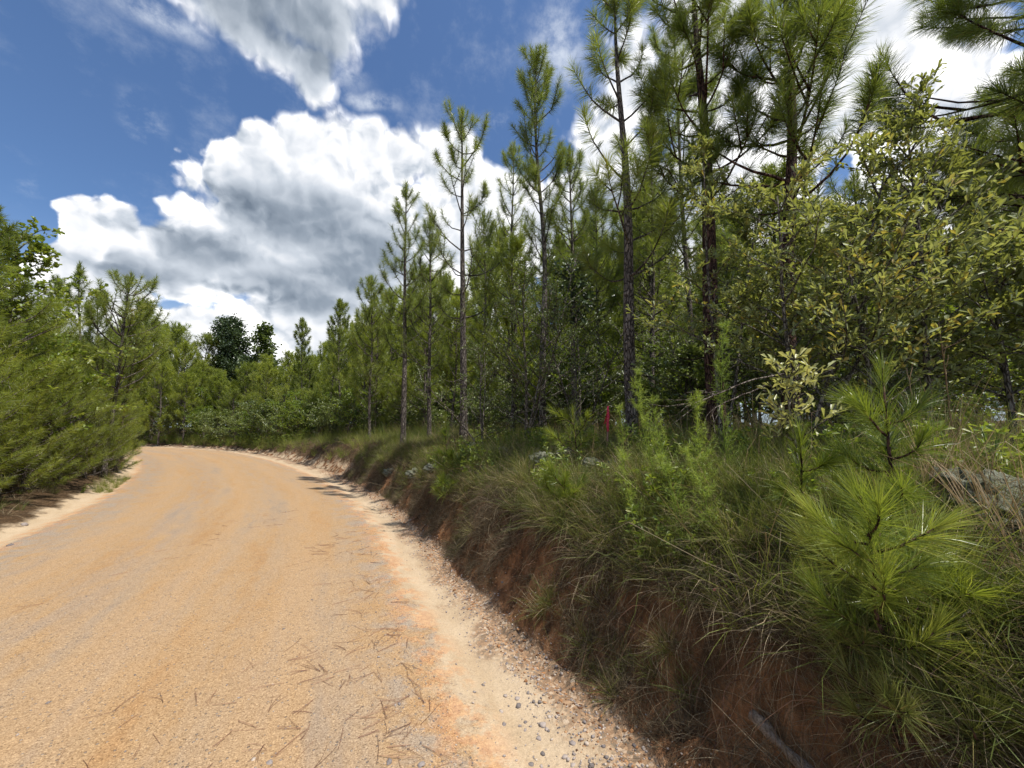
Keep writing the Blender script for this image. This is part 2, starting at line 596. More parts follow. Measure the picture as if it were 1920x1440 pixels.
def barkmat(name, c0, c1, c2, scale=1.0, grey=0.0):
    m, N = mat(name)
    oc = N.n('ShaderNodeTexCoord').outputs['Object']
    st = N.v('MULTIPLY', oc, (26 * scale, 26 * scale, 9 * scale))
    wr = N.v('ADD', st, N.v('MULTIPLY', N.noise(st, 0.8, 3, 0.6, out=1), (1.6, 1.6, 1.6)))
    vd = N.voro(wr, 1.0, 'DISTANCE_TO_EDGE')
    vc = N.voro(wr, 1.0, 'F1', out='Color')
    sp = N.n('ShaderNodeSeparateXYZ')
    N.put(sp.inputs[0], vc)
    f = N.noise(st, 3.0, 5, 0.65)
    col = N.ramp(N.m('ADD', N.m('MULTIPLY', f, 0.7), N.m('MULTIPLY', sp.outputs[0], 0.35)), [(0.25, c0), (0.55, c1), (0.85, c2)])
    crack = N.ss(vd, 0.0, 0.16)
    col = N.mix(crack, (c0[0] * 0.55, c0[1] * 0.5, c0[2] * 0.5), col)
    hgt = N.m('ADD', crack, N.m('MULTIPLY', f, 0.4))
    out(N, bsdf(N, col, 0.88, 0.2, bump(N, hgt, 0.9, 0.02)))
    return m


M_BARK = barkmat('pine_bark', (0.070, 0.060, 0.052), (0.175, 0.148, 0.128), (0.34, 0.295, 0.26))
M_BARKRED = barkmat('dark_red_pine_bark', (0.045, 0.025, 0.020), (0.115, 0.062, 0.048), (0.22, 0.13, 0.10))  # darker, redder bark tone
M_TWIG = barkmat('twig_bark', (0.07, 0.045, 0.032), (0.16, 0.11, 0.08), (0.30, 0.22, 0.17), 2.0)
M_GREYBARK = barkmat('smooth_grey_bark', (0.10, 0.085, 0.07), (0.21, 0.185, 0.155), (0.36, 0.32, 0.28), 1.5)
M_DEAD = barkmat('weathered_dead_wood', (0.14, 0.11, 0.09), (0.30, 0.25, 0.21), (0.46, 0.41, 0.36), 1.2)


def ground_material():
    m, N = mat('sandy_road_and_clay')
    oc = N.n('ShaderNodeTexCoord').outputs['Object']
    uvn = N.n('ShaderNodeUVMap', uv_map='su').outputs[0]
    sp = N.n('ShaderNodeSeparateXYZ')
    N.put(sp.inputs[0], uvn)
    u, s = sp.outputs[0], sp.outputs[1]
    q = attr(N, 'bank')                                   # metres right of the foot of the bank
    vv = N.m('SUBTRACT', N.m('MULTIPLY', u, -1.0), ROADW)   # metres left of the road
    big = N.noise(oc, 0.9, 4, 0.6)
    med = N.noise(oc, 4.5, 5, 0.62)
    fine = N.noise(oc, 26, 4, 0.65)
    grain = N.noise(oc, 260, 3, 0.7)
    gr_c = N.voro(oc, 190, 'F1', out='Color')
    gs = N.n('ShaderNodeSeparateXYZ')
    N.put(gs.inputs[0], gr_c)
    gr_d = N.voro(oc, 190, 'F1')
    # ---- road: packed orange-tan sand with grey gravel streaks along the wheel tracks
    suv = N.n('ShaderNodeCombineXYZ')
    N.put(suv.inputs[0], u)
    N.put(suv.inputs[1], N.m('MULTIPLY', s, 0.09))
    streak = N.noise(N.v('ADD', suv.outputs[0], N.v('MULTIPLY', N.noise(oc, 1.2, 3, 0.6, out=1), (0.35, 0.05, 0))), 1.9, 5, 0.62)
    streak2 = N.noise(N.v('MULTIPLY', suv.outputs[0], (1, 2.5, 1)), 5.5, 4, 0.6)
    roadc = N.ramp(N.m('ADD', N.m('MULTIPLY', streak, 0.75), N.m('MULTIPLY', streak2, 0.25)),
                   [(0.33, (0.42, 0.235, 0.095)), (0.45, (0.45, 0.285, 0.135)), (0.55, (0.44, 0.30, 0.165)), (0.66, (0.345, 0.265, 0.18))])
    roadc = N.mix(N.ss(med, 0.40, 0.70, 0, 0.35), roadc, (0.46, 0.32, 0.175))
    uw = N.m('ADD', u, N.m('MULTIPLY', N.m('SUBTRACT', streak, 0.5), 1.3))
    for c_, w_, a_m in ((-2.85, 0.50, 0.26), (-4.2, 0.35, 0.30), (-1.4, 0.20, 0.10)):
        band = N.ss(N.m('ABSOLUTE', N.m('SUBTRACT', uw, c_)), w_, w_ * 0.25)
        band = N.m('MULTIPLY', band, N.ss(streak2, 0.35, 0.58))
        roadc = N.mix(N.m('MULTIPLY', band, a_m), roadc, (0.31, 0.255, 0.20))
    for c_, w_ in ((-0.95, 0.34), (-2.05, 0.26), (-3.6, 0.36)):
        trk = N.ss(N.m('ABSOLUTE', N.m('SUBTRACT', N.m('ADD', u, N.m('MULTIPLY', N.m('SUBTRACT', streak, 0.5), 0.5)), c_)), w_, w_ * 0.3)
        roadc = N.mix(N.m('MULTIPLY', trk, 0.32), roadc, (0.50, 0.315, 0.15))
    roadc = N.mix(1.0, roadc, (0.82, 0.825, 0.90), 'MULTIPLY')
    # loose grey gravel near both margins
    edge = N.m('MAXIMUM', N.ss(u, -0.75, -0.08), N.ss(vv, -1.3, -0.1))
    grav = N.m('MULTIPLY', edge, N.ss(N.noise(oc, 2.6, 5, 0.7), 0.44, 0.60))
    roadc = N.mix(N.m('MULTIPLY', grav, 0.75), roadc, (0.30, 0.255, 0.21))
    # ---- verges: pale washed sand with fans of orange clay
    sandn = N.noise(N.v('MULTIPLY', suv.outputs[0], (1, 4, 1)), 3.4, 6, 0.65)
    sandc = N.mix(N.ss(sandn, 0.35, 0.65), (0.41, 0.305, 0.195), (0.48, 0.37, 0.25))
    sandc = N.mix(N.ss(fine, 0.55, 0.75, 0, 0.35), sandc, (0.46, 0.31, 0.17))
    clayn = N.noise(N.v('ADD', oc, N.v('MULTIPLY', N.noise(oc, 6, 4, 0.6, out=1), (0.12, 0.12, 0.12))), 5.5, 7, 0.68)
    nearr = N.m('MULTIPLY', N.ss(u, -0.32, -0.06), N.ss(u, 0.26, 0.02))
    nearr = N.m('MAXIMUM', nearr, N.m('MULTIPLY', N.ss(vv, -0.25, 0.0), N.ss(vv, 0.30, 0.08)))
    clay = N.m('MULTIPLY', nearr, N.ss(clayn, 0.45, 0.56))
    clayc = N.mix(N.ss(fine, 0.35, 0.65), (0.40, 0.17, 0.07), (0.55, 0.30, 0.135))
    wob = N.m('MULTIPLY', N.m('SUBTRACT', N.noise(oc, 2.2, 6, 0.66), 0.5), 0.95)
    vmask = N.m('MAXIMUM', N.ss(N.m('ADD', u, wob), -0.10, 0.06), N.ss(N.m('ADD', vv, N.m('MULTIPLY', wob, 0.7)), -0.05, 0.08))
    col = N.mix(vmask, roadc, sandc)
    col = N.mix(N.m('MULTIPLY', clay, 0.55), col, clayc)
    # rubbly gravel at the bank foot, browns darkened for the bank's cast shadow
    foot = N.m('MULTIPLY', N.ss(N.m('ADD', q, wob), -0.40, -0.14), N.ss(u, 0.08, 0.22))
    rub_c = N.voro(oc, 46, 'F1', out='Color')
    rs = N.n('ShaderNodeSeparateXYZ')
    N.put(rs.inputs[0], rub_c)
    rub = N.ramp(rs.outputs[0], [(0.0, (0.10, 0.075, 0.055)), (0.45, (0.22, 0.125, 0.07)), (0.8, (0.36, 0.22, 0.125)), (1.0, (0.46, 0.37, 0.28))])
    col = N.mix(N.m('MULTIPLY', foot, 0.8), col, rub)
    # ---- the cut face: red-orange clay and brown topsoil
    fst = N.noise(N.v('MULTIPLY', oc, (1, 1, 0.5)), 9, 6, 0.68)
    facec = N.ramp(N.m('ADD', N.m('MULTIPLY', fst, 0.75), N.m('MULTIPLY', N.m('SUBTRACT', med, 0.25), 0.5)),
                   [(0.32, (0.055, 0.034, 0.022)), (0.46, (0.18, 0.088, 0.042)), (0.57, (0.34, 0.165, 0.075)), (0.72, (0.46, 0.31, 0.18))])
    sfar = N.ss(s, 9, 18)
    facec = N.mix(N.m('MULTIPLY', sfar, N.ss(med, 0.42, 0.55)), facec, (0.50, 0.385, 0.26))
    fm = N.ss(N.m('ADD', q, N.m('MULTIPLY', wob, 0.2)), -0.03, 0.05)
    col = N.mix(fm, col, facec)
    # ---- forest floor: pine straw and dark litter
    lit = N.ramp(N.m('ADD', N.m('MULTIPLY', fine, 0.6), N.m('MULTIPLY', med, 0.4)),
                 [(0.35, (0.030, 0.020, 0.012)), (0.52, (0.095, 0.058, 0.030)), (0.72, (0.22, 0.145, 0.085))])
    tm = N.m('MAXIMUM', N.ss(N.m('ADD', q, N.m('MULTIPLY', wob, 0.8)), 0.16, 0.50), N.ss(N.m('ADD', vv, N.m('MULTIPLY', wob, 0.8)), 0.42, 0.62))  # litter tone also drawn down the face as painted shade behind the grass
    col = N.mix(tm, col, lit)
    # grains
    gmix = N.ramp(gs.outputs[0], [(0.0, (0.34, 0.32, 0.30)), (0.12, (0.75, 0.72, 0.68)), (0.6, (1.0, 1.0, 1.0)), (0.88, (1.25, 1.28, 1.3)), (1.0, (1.55, 1.6, 1.6))])
    gamt = N.mix(vmask, (0.75, 0.75, 0.75), (0.28, 0.28, 0.28))
    gam = N.n('ShaderNodeSeparateXYZ')
    N.put(gam.inputs[0], gamt)
    col = N.mix(gam.outputs[0], col, N.mix(1.0, col, gmix, 'MULTIPLY'))
    # scattered larger dark stones in the packed surface
    bs_c = N.voro(oc, 62, 'F1', out='Color')
    bs = N.n('ShaderNodeSeparateXYZ')
    N.put(bs.inputs[0], bs_c)
    bd = N.voro(oc, 62, 'F1')
    stone = N.m('MULTIPLY', N.m('GREATER_THAN', bs.outputs[1], 0.90), N.ss(bd, 0.42, 0.28))
    stone = N.m('MULTIPLY', stone, N.m('SUBTRACT', 1.0, N.m('MULTIPLY', vmask, 0.8)))
    col = N.mix(N.m('MULTIPLY', stone, 0.75), col, N.mix(bs.outputs[0], (0.13, 0.11, 0.10), (0.36, 0.31, 0.27)))
    gh = N.m('MULTIPLY', N.m('SUBTRACT', 1.0, gr_d), N.m('SUBTRACT', 1.0, N.m('MULTIPLY', vmask, 0.7)))
    h = N.m('ADD', N.m('MULTIPLY', gh, 0.35), N.m('MULTIPLY', grain, 0.3))
    n1 = bump(N, h, 0.8, 0.006)
    h2 = N.m('ADD', N.m('ADD', N.m('MULTIPLY', stone, 0.35), N.m('MULTIPLY', fine, 0.5)), N.m('MULTIPLY', N.m('MAXIMUM', fm, tm), N.m('MULTIPLY', N.m('ADD', fst, N.m('MULTIPLY', rs.outputs[0], 0.25)), 3.2)))
    n2 = bump(N, h2, 0.9, 0.026, n1)
    out(N, bsdf(N, col, 0.93, 0.12, n2))
    return m


M_GROUND = ground_material()

# ------------------------------------------------------------------ terrain meshes (one height field cut along the road)


def grow(a, b, d0, k):
    r, d = [a], d0
    while r[-1] < b:
        r.append(r[-1] + d)
        d *= k
    r[-1] = b
    return r


s_lines = np.array(sorted(set([-v for v in grow(0.0, 26, 0.10, 1.10)] + grow(0.0, 120, 0.035, 1.0085))))
u_road = np.linspace(-ROADW, 0, 84)
u_verge_r = np.linspace(0, 0.42, 16)
u_bank = np.array(grow(0.42, 3.4, 0.022, 1.012))
u_top = np.array(grow(3.4, 260, 0.12, 1.12))
u_verge_l = -ROADW - np.array(grow(0, 0.6, 0.03, 1.0))[::-1]
u_left = -ROADW - np.array(grow(0.6, 44, 0.05, 1.08))[::-1]


def strip(name, us, label=None):
    Sg_, Ug_ = np.meshgrid(s_lines, us, indexing='ij')
    x, y = to_xy(Sg_.ravel(), Ug_.ravel())
    z = HT(Sg_.ravel(), Ug_.ravel(), x, y)
    # overhang noise on the face: push horizontally
    ub = 0.66 + 0.16 * fbm(Sg_.ravel() * 0.55, 3.0 + 0 * x, 2, 5) + 0.16 * fbm(Sg_.ravel() * 2.4, 1.0 + 0 * x, 3, 9) + 0.10 * np.clip((Sg_.ravel() - 5) / 10, 0, 1.2)
    ns, nu = len(s_lines), len(us)
    me = bpy.data.meshes.new(name)
    me.vertices.add(ns * nu)
    me.vertices.foreach_set('co', np.stack([x, y, z], 1).astype(np.float32).ravel())
    i = (np.arange(ns - 1)[:, None] * nu + np.arange(nu - 1)[None, :]).ravel()
    q = np.stack([i, i + 1, i + nu + 1, i + nu], 1).astype(np.int32)
    me.loops.add(q.size)
    me.loops.foreach_set('vertex_index', q.ravel())
    me.polygons.add(len(q))
    me.polygons.foreach_set('loop_start', np.arange(0, q.size, 4, dtype=np.int32))
    me.polygons.foreach_set('use_smooth', np.ones(len(q), bool))
    me.update(calc_edges=True)
    uv = me.uv_layers.new(name='su')
    su = np.stack([Ug_.ravel(), Sg_.ravel()], 1).astype(np.float32)
    uv.data.foreach_set('uv', su[q.ravel()].ravel())
    a = me.attributes.new('bank', 'FLOAT', 'POINT')
    a.data.foreach_set('value', (Ug_.ravel() - ub).astype(np.float32))
    me.materials.append(M_GROUND)
    if me.polygons[0].normal.z < 0:
        me.flip_normals()
    o = link(name, me)
    tag(o, kind='structure')
    return o


strip('road', u_road)
strip('sand_verge', u_verge_r)
strip('sand_verge', u_verge_l)
strip('earth_bank', u_bank)
strip('forest_ground', u_top)
strip('forest_ground', u_left)

# the wide ground out to the horizon, a little below the woodland floor
gm, GN_ = mat('distant_ground')
goc = GN_.n('ShaderNodeTexCoord').outputs['Object']
out(GN_, bsdf(GN_, GN_.mix(GN_.noise(goc, 0.2, 5, 0.6), (0.03, 0.035, 0.015), (0.09, 0.08, 0.04)), 0.95, 0.1))
mb = MB()
K = 64
ang = np.linspace(0, 2 * math.pi, K, endpoint=False)
rr = np.array([0.01, 60, 200, 600, 2200])
V = np.concatenate([np.stack([np.cos(ang) * r, np.sin(ang) * r, np.full(K, -0.35)], 1) for r in rr])
F = []
for a in range(len(rr) - 1):
    for b in range(K):
        c = (b + 1) % K
        F += [(a * K + b, (a + 1) * K + b, (a + 1) * K + c), (a * K + b, (a + 1) * K + c, a * K + c)]
mb.add(V, F)
tag(link('ground', mb.mesh('ground', gm)), kind='structure')


# ------------------------------------------------------------------ pines
def shoot_needles(nb, pts, cl, n, nl, w, rng, seg, tint0, a_lo=28, a_hi=80, droop=0.14):
    """clothe the last cl metres of a shoot with n needles"""
    pts = np.asarray(pts, float)
    sl = np.concatenate([[0], np.cumsum(np.linalg.norm(np.diff(pts, axis=0), axis=1))])
    L = sl[-1]
    cl = min(cl, L)
    f = rng.random(n) ** 0.8
    if seg == 2:
        f = np.repeat(rng.random(n // 3 + 1) ** 0.8, 3)[:n]
    t = L - cl + cl * f
    base = np.stack([np.interp(t, sl, pts[:, k]) for k in range(3)], 1)
    e = 0.02
    ax = unit(np.stack([np.interp(np.minimum(t + e, L), sl, pts[:, k]) - np.interp(np.maximum(t - e, 0), sl, pts[:, k]) for k in range(3)], 1))
    rad = unit(np.cross(ax, rng.normal(size=(n, 3))))
    al = np.radians(a_hi + (a_lo - a_hi) * f ** 1.6 + rng.normal(size=n) * 9)
    if seg == 2:
        k3 = (np.arange(n) // 3) * 3
        rad, al = rad[k3], al[k3]
    d = np.cos(al)[:, None] * ax + np.sin(al)[:, None] * rad
    if seg == 2:
        d = unit(d + rng.normal(size=(n, 3)) * 0.10)
    ln = nl * (0.72 + 0.4 * rng.random(n)) * (0.55 + 0.45 * np.minimum(1, f / 0.25))
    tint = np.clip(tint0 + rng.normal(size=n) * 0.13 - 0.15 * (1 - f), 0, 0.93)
    brown = rng.random(n) < 0.03
    tint = np.where(brown, 1.0, tint)
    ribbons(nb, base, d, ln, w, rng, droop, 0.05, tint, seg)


def bpath(p0, az_, e0, e1, L, rng, n=7, wob=0.05, power=1.2):
    p = [np.array(p0, float)]
    a = az_
    for i in range(n - 1):
        t = (i + 0.5) / (n - 1)
        e = math.radians(e0 + (e1 - e0) * t ** power + rng.normal() * 4)
        a += rng.normal() * wob
        p.append(p[-1] + np.array([math.cos(a) * math.cos(e), math.sin(a) * math.cos(e), math.sin(e)]) * L / (n - 1))
    return np.array(p)


def pine_parts(rng, top, r0, crown=0.35, gap=0.5, blen=1.1, nn=130, nl=0.20, nw=0.0035, seg=2, e0=(15, 45), e1=(65, 88), nb=(2, 4),
               cl=0.42, sides=8, fork=False, dead=4, tint=0.4, sub=2.2, bare=0.0, leader=0.75, branch_sep=True):
    """returns trunk MB, list of branch MBs and the needle MB; the tree stands at the origin and its tip is at top"""
    top = np.asarray(top, float)
    Ht = top[2]
    n = 16
    t = np.linspace(0, 1, n)
    wx, wy = rng.normal(size=2) * 0.02 * Ht ** 0.5
    ph = rng.random(2) * 6
    base = np.stack([top[0] * t + wx * np.sin(t * 7 + ph[0]) * t * (1 - t) * 4, top[1] * t + wy * np.sin(t * 6 + ph[1]) * t * (1 - t) * 4, Ht * t], 1)
    base[0, 2] = -0.25
    rad = r0 * (1 - t) ** 0.85 + 0.008
    rad[0] *= 1.35
    tr, needles, branches = MB(), MB(), []
    tube(tr, base, rad, sides)
    if leader > 0:
        shoot_needles(needles, base, leader, int(nn * 1.5 * leader / 0.5), nl, nw, rng, seg, tint + 0.05, 18, 48, 0.02)

    def at(z):
        return np.array([np.interp(z, base[:, 2], base[:, k]) for k in range(3)])

    z = Ht * crown
    ga = rng.random() * 6
    zs = []
    while z < Ht - 0.30:
        zs.append(z)
        z += gap * (0.75 + 0.5 * rng.random()) * (0.65 + 0.35 * (Ht - z) / (Ht * (1 - crown)))
    for z in zs:
        dt = Ht - z
        f = dt / (Ht * (1 - crown))
        for _ in range(rng.integers(nb[0], nb[1] + 1)):
            ga += 2.4 + rng.normal() * 0.4
            L = blen * (1 - math.exp(-dt / (0.45 * blen + 0.35))) * (0.65 + 0.6 * rng.random())
            L = max(L, 0.22)
            lo = e0[0] + (e0[1] - e0[0]) * (1 - f) + rng.normal() * 7
            hi = e1[0] + (e1[1] - e1[0]) * rng.random()
            pth = bpath(at(z), ga, lo, hi, L, rng, 7, 0.06)
            bm_ = MB()
            rb = 0.006 + 0.011 * L
            tube(bm_, pth, np.linspace(rb, 0.004, len(pth)), 5)
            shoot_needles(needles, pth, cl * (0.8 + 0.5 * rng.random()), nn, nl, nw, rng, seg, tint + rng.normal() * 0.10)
            for q in range(rng.poisson(sub * max(0, L - 0.3))):
                tt = 0.35 + 0.5 * rng.random()
                k = tt * (len(pth) - 1)
                p0 = pth[int(k)] + (pth[int(k) + 1] - pth[int(k)]) * (k - int(k))
                sp_ = bpath(p0, ga + rng.choice([-1, 1]) * (0.5 + 0.5 * rng.random()), lo + (hi - lo) * tt * 0.8, hi, L * (1.0 - tt) * (0.7 + 0.5 * rng.random()) + 0.12, rng, 5)
                tube(bm_, sp_, np.linspace(rb * 0.6, 0.003, len(sp_)), 4)
                shoot_needles(needles, sp_, cl, int(nn * 0.85), nl, nw, rng, seg, tint + rng.normal() * 0.10)
            branches.append(bm_)
    for q in range(3 if leader > 0 else 0):       # upright candles round the leader
        ga += 2.1
        pth = bpath(at(Ht - 0.35 - 0.1 * rng.random()), ga, 60, 84, 0.25 + 0.15 * rng.random(), rng, 4)
        tube(tr, pth, 0.005, 4)
        shoot_needles(needles, pth, 0.3, int(nn * 0.7), nl * 0.75, nw, rng, seg, tint + 0.05, 15, 40, 0.02)
    for q in range(dead):                         # bare dead lower branches
        ga += 2.4 + rng.normal()
        z = Ht * crown * (0.35 + 0.65 * rng.random())
        pth = bpath(at(z), ga, -5 + rng.normal() * 12, 25 + 30 * rng.random(), 0.35 + 0.5 * rng.random(), rng, 6, 0.12)
        bm_ = MB()
        tube(bm_, pth, np.linspace(0.009, 0.003, 6), 4)
        branches.append(bm_)
    return tr, branches, needles


def pine_object(name, parts, loc, label, group, bark=None, nmat=None, sep=True, branch_mat=None):
    tr, brs, nd = parts
    e = link(name, None, None, loc)
    tag(e, label, 'pine tree' if name == 'pine_tree' else 'pine sapling', group)
    if not sep:
        for b in brs:
            tr.add(np.vstack(b.V), np.vstack(b.F))
        brs = []
    link('trunk', tr.mesh('trunk', bark or M_BARK), e)
    for b in brs:
        link('branch', b.mesh('branch', branch_mat or bark or M_TWIG), e)
    link('needles', nd.mesh('needles', nmat or M_NEEDLE), e)
    return e


def put_pine(seed, bx, tx, ty, Y, r0, label, group='tall young pines on the bank', lean=0.0, **kw):
    """bx: photo column of the foot; (tx, ty): photo position of the tip; Y: metres ahead"""
    rng = np.random.default_rng(seed)
    b = P(bx, 800, Y)
    z = H(b[0], b[1])
    t = P(tx, ty, Y + lean)
    top = t - np.array([b[0], b[1], z])
    bark = kw.pop('bark', M_BARK)
    far = Y > 8.0
    kw['nn'] = int(kw.get('nn', 130) * (1.5 if far else 1.7))
    kw['nw'] = kw.get('nw', 0.0035) * (1.9 if far else 1.3)
    kw['cl'] = kw.get('cl', 0.42) * 1.35
    kw['gap'] = kw.get('gap', 0.5) * 0.80
    if far:
        kw['seg'] = 1
    nmat = kw.pop('nmat', M_NEEDLE)
    return pine_object('pine_tree', pine_parts(rng, top, r0, **kw), (b[0], b[1], z), label, group, bark=bark, nmat=nmat)


GT = 'tall young pines on the bank'
put_pine(11, 757, 762, 352, 11.0, 0.075, 'slender dark pine leftmost of the tall ones, single spire tip against the grey cloud', crown=0.33, blen=0.95, gap=0.5, nn=110, nb=(2, 4))
put_pine(12, 870, 866, 208, 8.8, 0.085, 'tall open pine with upswept curved branches against the white cloud', crown=0.36, blen=1.25, gap=0.62, nn=120, e0=(0, 35), e1=(70, 88), nb=(2, 3), sub=2.6)
put_pine(13, 1020, 1006, 92, 8.4, 0.075, 'narrow tall pine with a dense pointed top crossing the blue sky', crown=0.40, blen=0.85, gap=0.46, nn=135, nb=(3, 4), e0=(30, 55))
put_pine(14, 1188, 1152, -35, 5.2, 0.085, 'nearest full-height pine with rough grey trunk behind the red stake', crown=0.34, blen=0.95, gap=0.62, nn=210, nl=0.23, nw=0.003, nb=(2, 3), e0=(5, 40), e1=(60, 85), sides=12, dead=3)
put_pine(15, 966, 962, 270, 11.5, 0.06, 'thin pine with a small pointed tip between two taller pines', crown=0.35, blen=0.8, gap=0.5, nn=100, nb=(2, 4), e0=(25, 50))
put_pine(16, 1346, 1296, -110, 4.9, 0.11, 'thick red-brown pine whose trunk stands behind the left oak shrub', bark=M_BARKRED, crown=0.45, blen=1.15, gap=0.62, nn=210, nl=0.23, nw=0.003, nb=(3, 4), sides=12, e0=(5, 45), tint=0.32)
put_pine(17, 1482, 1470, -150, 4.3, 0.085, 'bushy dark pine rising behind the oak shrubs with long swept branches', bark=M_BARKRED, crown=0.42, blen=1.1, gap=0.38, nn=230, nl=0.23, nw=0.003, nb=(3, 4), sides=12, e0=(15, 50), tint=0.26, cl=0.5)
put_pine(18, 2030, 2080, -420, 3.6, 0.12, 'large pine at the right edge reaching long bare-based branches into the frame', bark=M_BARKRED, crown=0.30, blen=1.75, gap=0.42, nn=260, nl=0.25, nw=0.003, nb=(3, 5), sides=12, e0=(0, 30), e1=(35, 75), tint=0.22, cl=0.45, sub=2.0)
put_pine(19, 1222, 1222, 240, 7.6, 0.055, 'thin pine with bark lit on one side, just right of the nearest grey trunk', crown=0.38, blen=0.85, gap=0.45, nn=120, nb=(2, 4))
put_pine(20, 806, 806, 408, 11.6, 0.06, 'medium pine between the open pine and the slender leftmost spire', crown=0.30, blen=1.0, gap=0.45, nn=90, nb=(3, 4))
put_pine(21, 1078, 1068, 280, 8.9, 0.06, 'medium pine close right of the narrow pointed pine', crown=0.40, blen=0.85, gap=0.42, nn=115, nb=(3, 4))
put_pine(22, 694, 697, 520, 16.5, 0.055, 'small pine with open top at the left end of the tall group', crown=0.25, blen=1.2, gap=0.5, nn=80, nl=0.22, nw=0.006, nb=(3, 4))
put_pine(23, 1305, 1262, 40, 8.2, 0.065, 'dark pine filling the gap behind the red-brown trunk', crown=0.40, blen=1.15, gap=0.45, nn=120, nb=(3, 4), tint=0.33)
put_pine(24, 905, 908, 395, 12.5, 0.05, 'short pine low between the open pine and the thin pointed one', crown=0.3, blen=0.9, gap=0.45, nn=85, nw=0.005, nb=(3, 4))
put_pine(25, 1126, 1116, 350, 11.0, 0.05, 'short pine seen left of the nearest grey trunk against white cloud', crown=0.35, blen=0.95, gap=0.45, nn=90, nw=0.005, nb=(3, 4))
put_pine(27, 1640, 1600, 330, 6.6, 0.06, 'low dark pine seen through the oak leaves on the right', crown=0.25, blen=1.2, gap=0.45, nn=130, nb=(3, 4), tint=0.28)
put_pine(28, 1935, 1930, 150, 5.6, 0.08, 'dense dark pine behind the right-hand oak shrub', crown=0.25, blen=1.3, gap=0.38, nn=170, nb=(3, 5), tint=0.25, nw=0.0035)
put_pine(29, 566, 567, 597, 30, 0.06, 'distant pine with a narrow pointed spire beyond the bend', crown=0.3, blen=0.9, gap=0.5, nn=70, nl=0.24, nw=0.011, nb=(3, 4), seg=1)
put_pine(30, 637, 638, 563, 24, 0.06, 'distant pine with a pale bare trunk and narrow top right of the spire', crown=0.4, blen=1.0, gap=0.5, nn=70, nl=0.24, nw=0.010, nb=(3, 4), seg=1)

# ---- low-detail pines for the stand behind
LODS = []
for k in range(5):
    rng = np.random.default_rng(100 + k)
    parts = pine_parts(rng, (rng.normal() * 0.15, rng.normal() * 0.15, 6.0), 0.06, crown=0.12 + 0.05 * (k % 3), gap=0.38, blen=1.3, nn=95, nl=0.24, nw=0.016, seg=1,
                       nb=(3, 5), cl=0.6, sides=6, dead=5, tint=0.45, sub=1.6)
    LODS.append(parts)
GROUP_STAND = 'pines of the stand behind the tall row'
lod_obj = []
for k, parts in enumerate(LODS):
    lod_obj.append(pine_object('pine_tree', parts, (0, 0, 0), 'slim pine of the plantation standing behind the tall row on the bank', GROUP_STAND, sep=False, nmat=M_NEEDLE if k in (1, 3) else M_SAPLING))
rng = np.random.default_rng(5)
spots = []
tries = 0
hero_xy = [(o.location.x, o.location.y) for o in COL.objects if o.get('category') == 'pine tree' and o.get('group') == GT]
while len(spots) < 215 and tries < 6000:
    tries += 1
    s = rng.uniform(1, 62)
    u = 3.4 + 40 * rng.random() ** 1.3
    x, y = to_xy(s, u)
    x, y = float(x), float(y)
    if y < 4.5 or abs(x) / y > 1.6:
        continue
    px = 960 + FPX * x / y
    dd = math.hypot(x, y)
    if dd < 9.5 and px > 900:
        if u < 5 or rng.random() < 0.5:
            continue
    if min((math.hypot(x - a, y - b) for a, b in spots), default=9) < 1.5 + dd * 0.012:
        continue
    if min(math.hypot(x - a, y - b) for a, b in hero_xy) < 0.9:
        continue
    spots.append((x, y))
for i, (x, y) in enumerate(spots):
    src = lod_obj[i % 5]
    if i >= 5 and 960 + FPX * x / y < 800:
        src = lod_obj[(0, 2, 4)[i % 3]]
    s_, u_ = to_su(x, y)
    dd = math.hypot(x, y)
    px = 960 + FPX * x / y
    hmax = np.interp(px, [300, 450, 560, 700, 800, 1000, 1300, 1900], [7.0, 6.0, 6.0, 7.0, 8.0, 8.5, 8.5, 8.0])
    # tops climb towards the right as the stand does in the photograph
    top_row = np.interp(px, [250, 430, 600, 690, 760, 900, 1100, 1300, 1900], [680, 670, 630, 565, 490, 405, 345, 290, 290])
    zt = EYE + (802 - top_row) / FPX * y * 0.98
    z = H(x, y)
    sc = np.clip((zt - z) / 6.0 * rng.uniform(0.72, 1.05), 0.5, 1.7)
    if i < 5:
        o = src
        o.location = (x, y, z)
        o.rotation_euler = (0, 0, rng.uniform(0, 6.3))
        o.scale = (sc,) * 3
    else:
        o = dup(src, (x, y, z), rng.uniform(0, 6.3), sc, tilt=(rng.normal() * 0.03, rng.normal() * 0.03))
    if px < 720:
        o['label'] = 'light green pine of the stand beyond the bend, right of the road'
        o['group'] = 'light green pines beyond the bend'

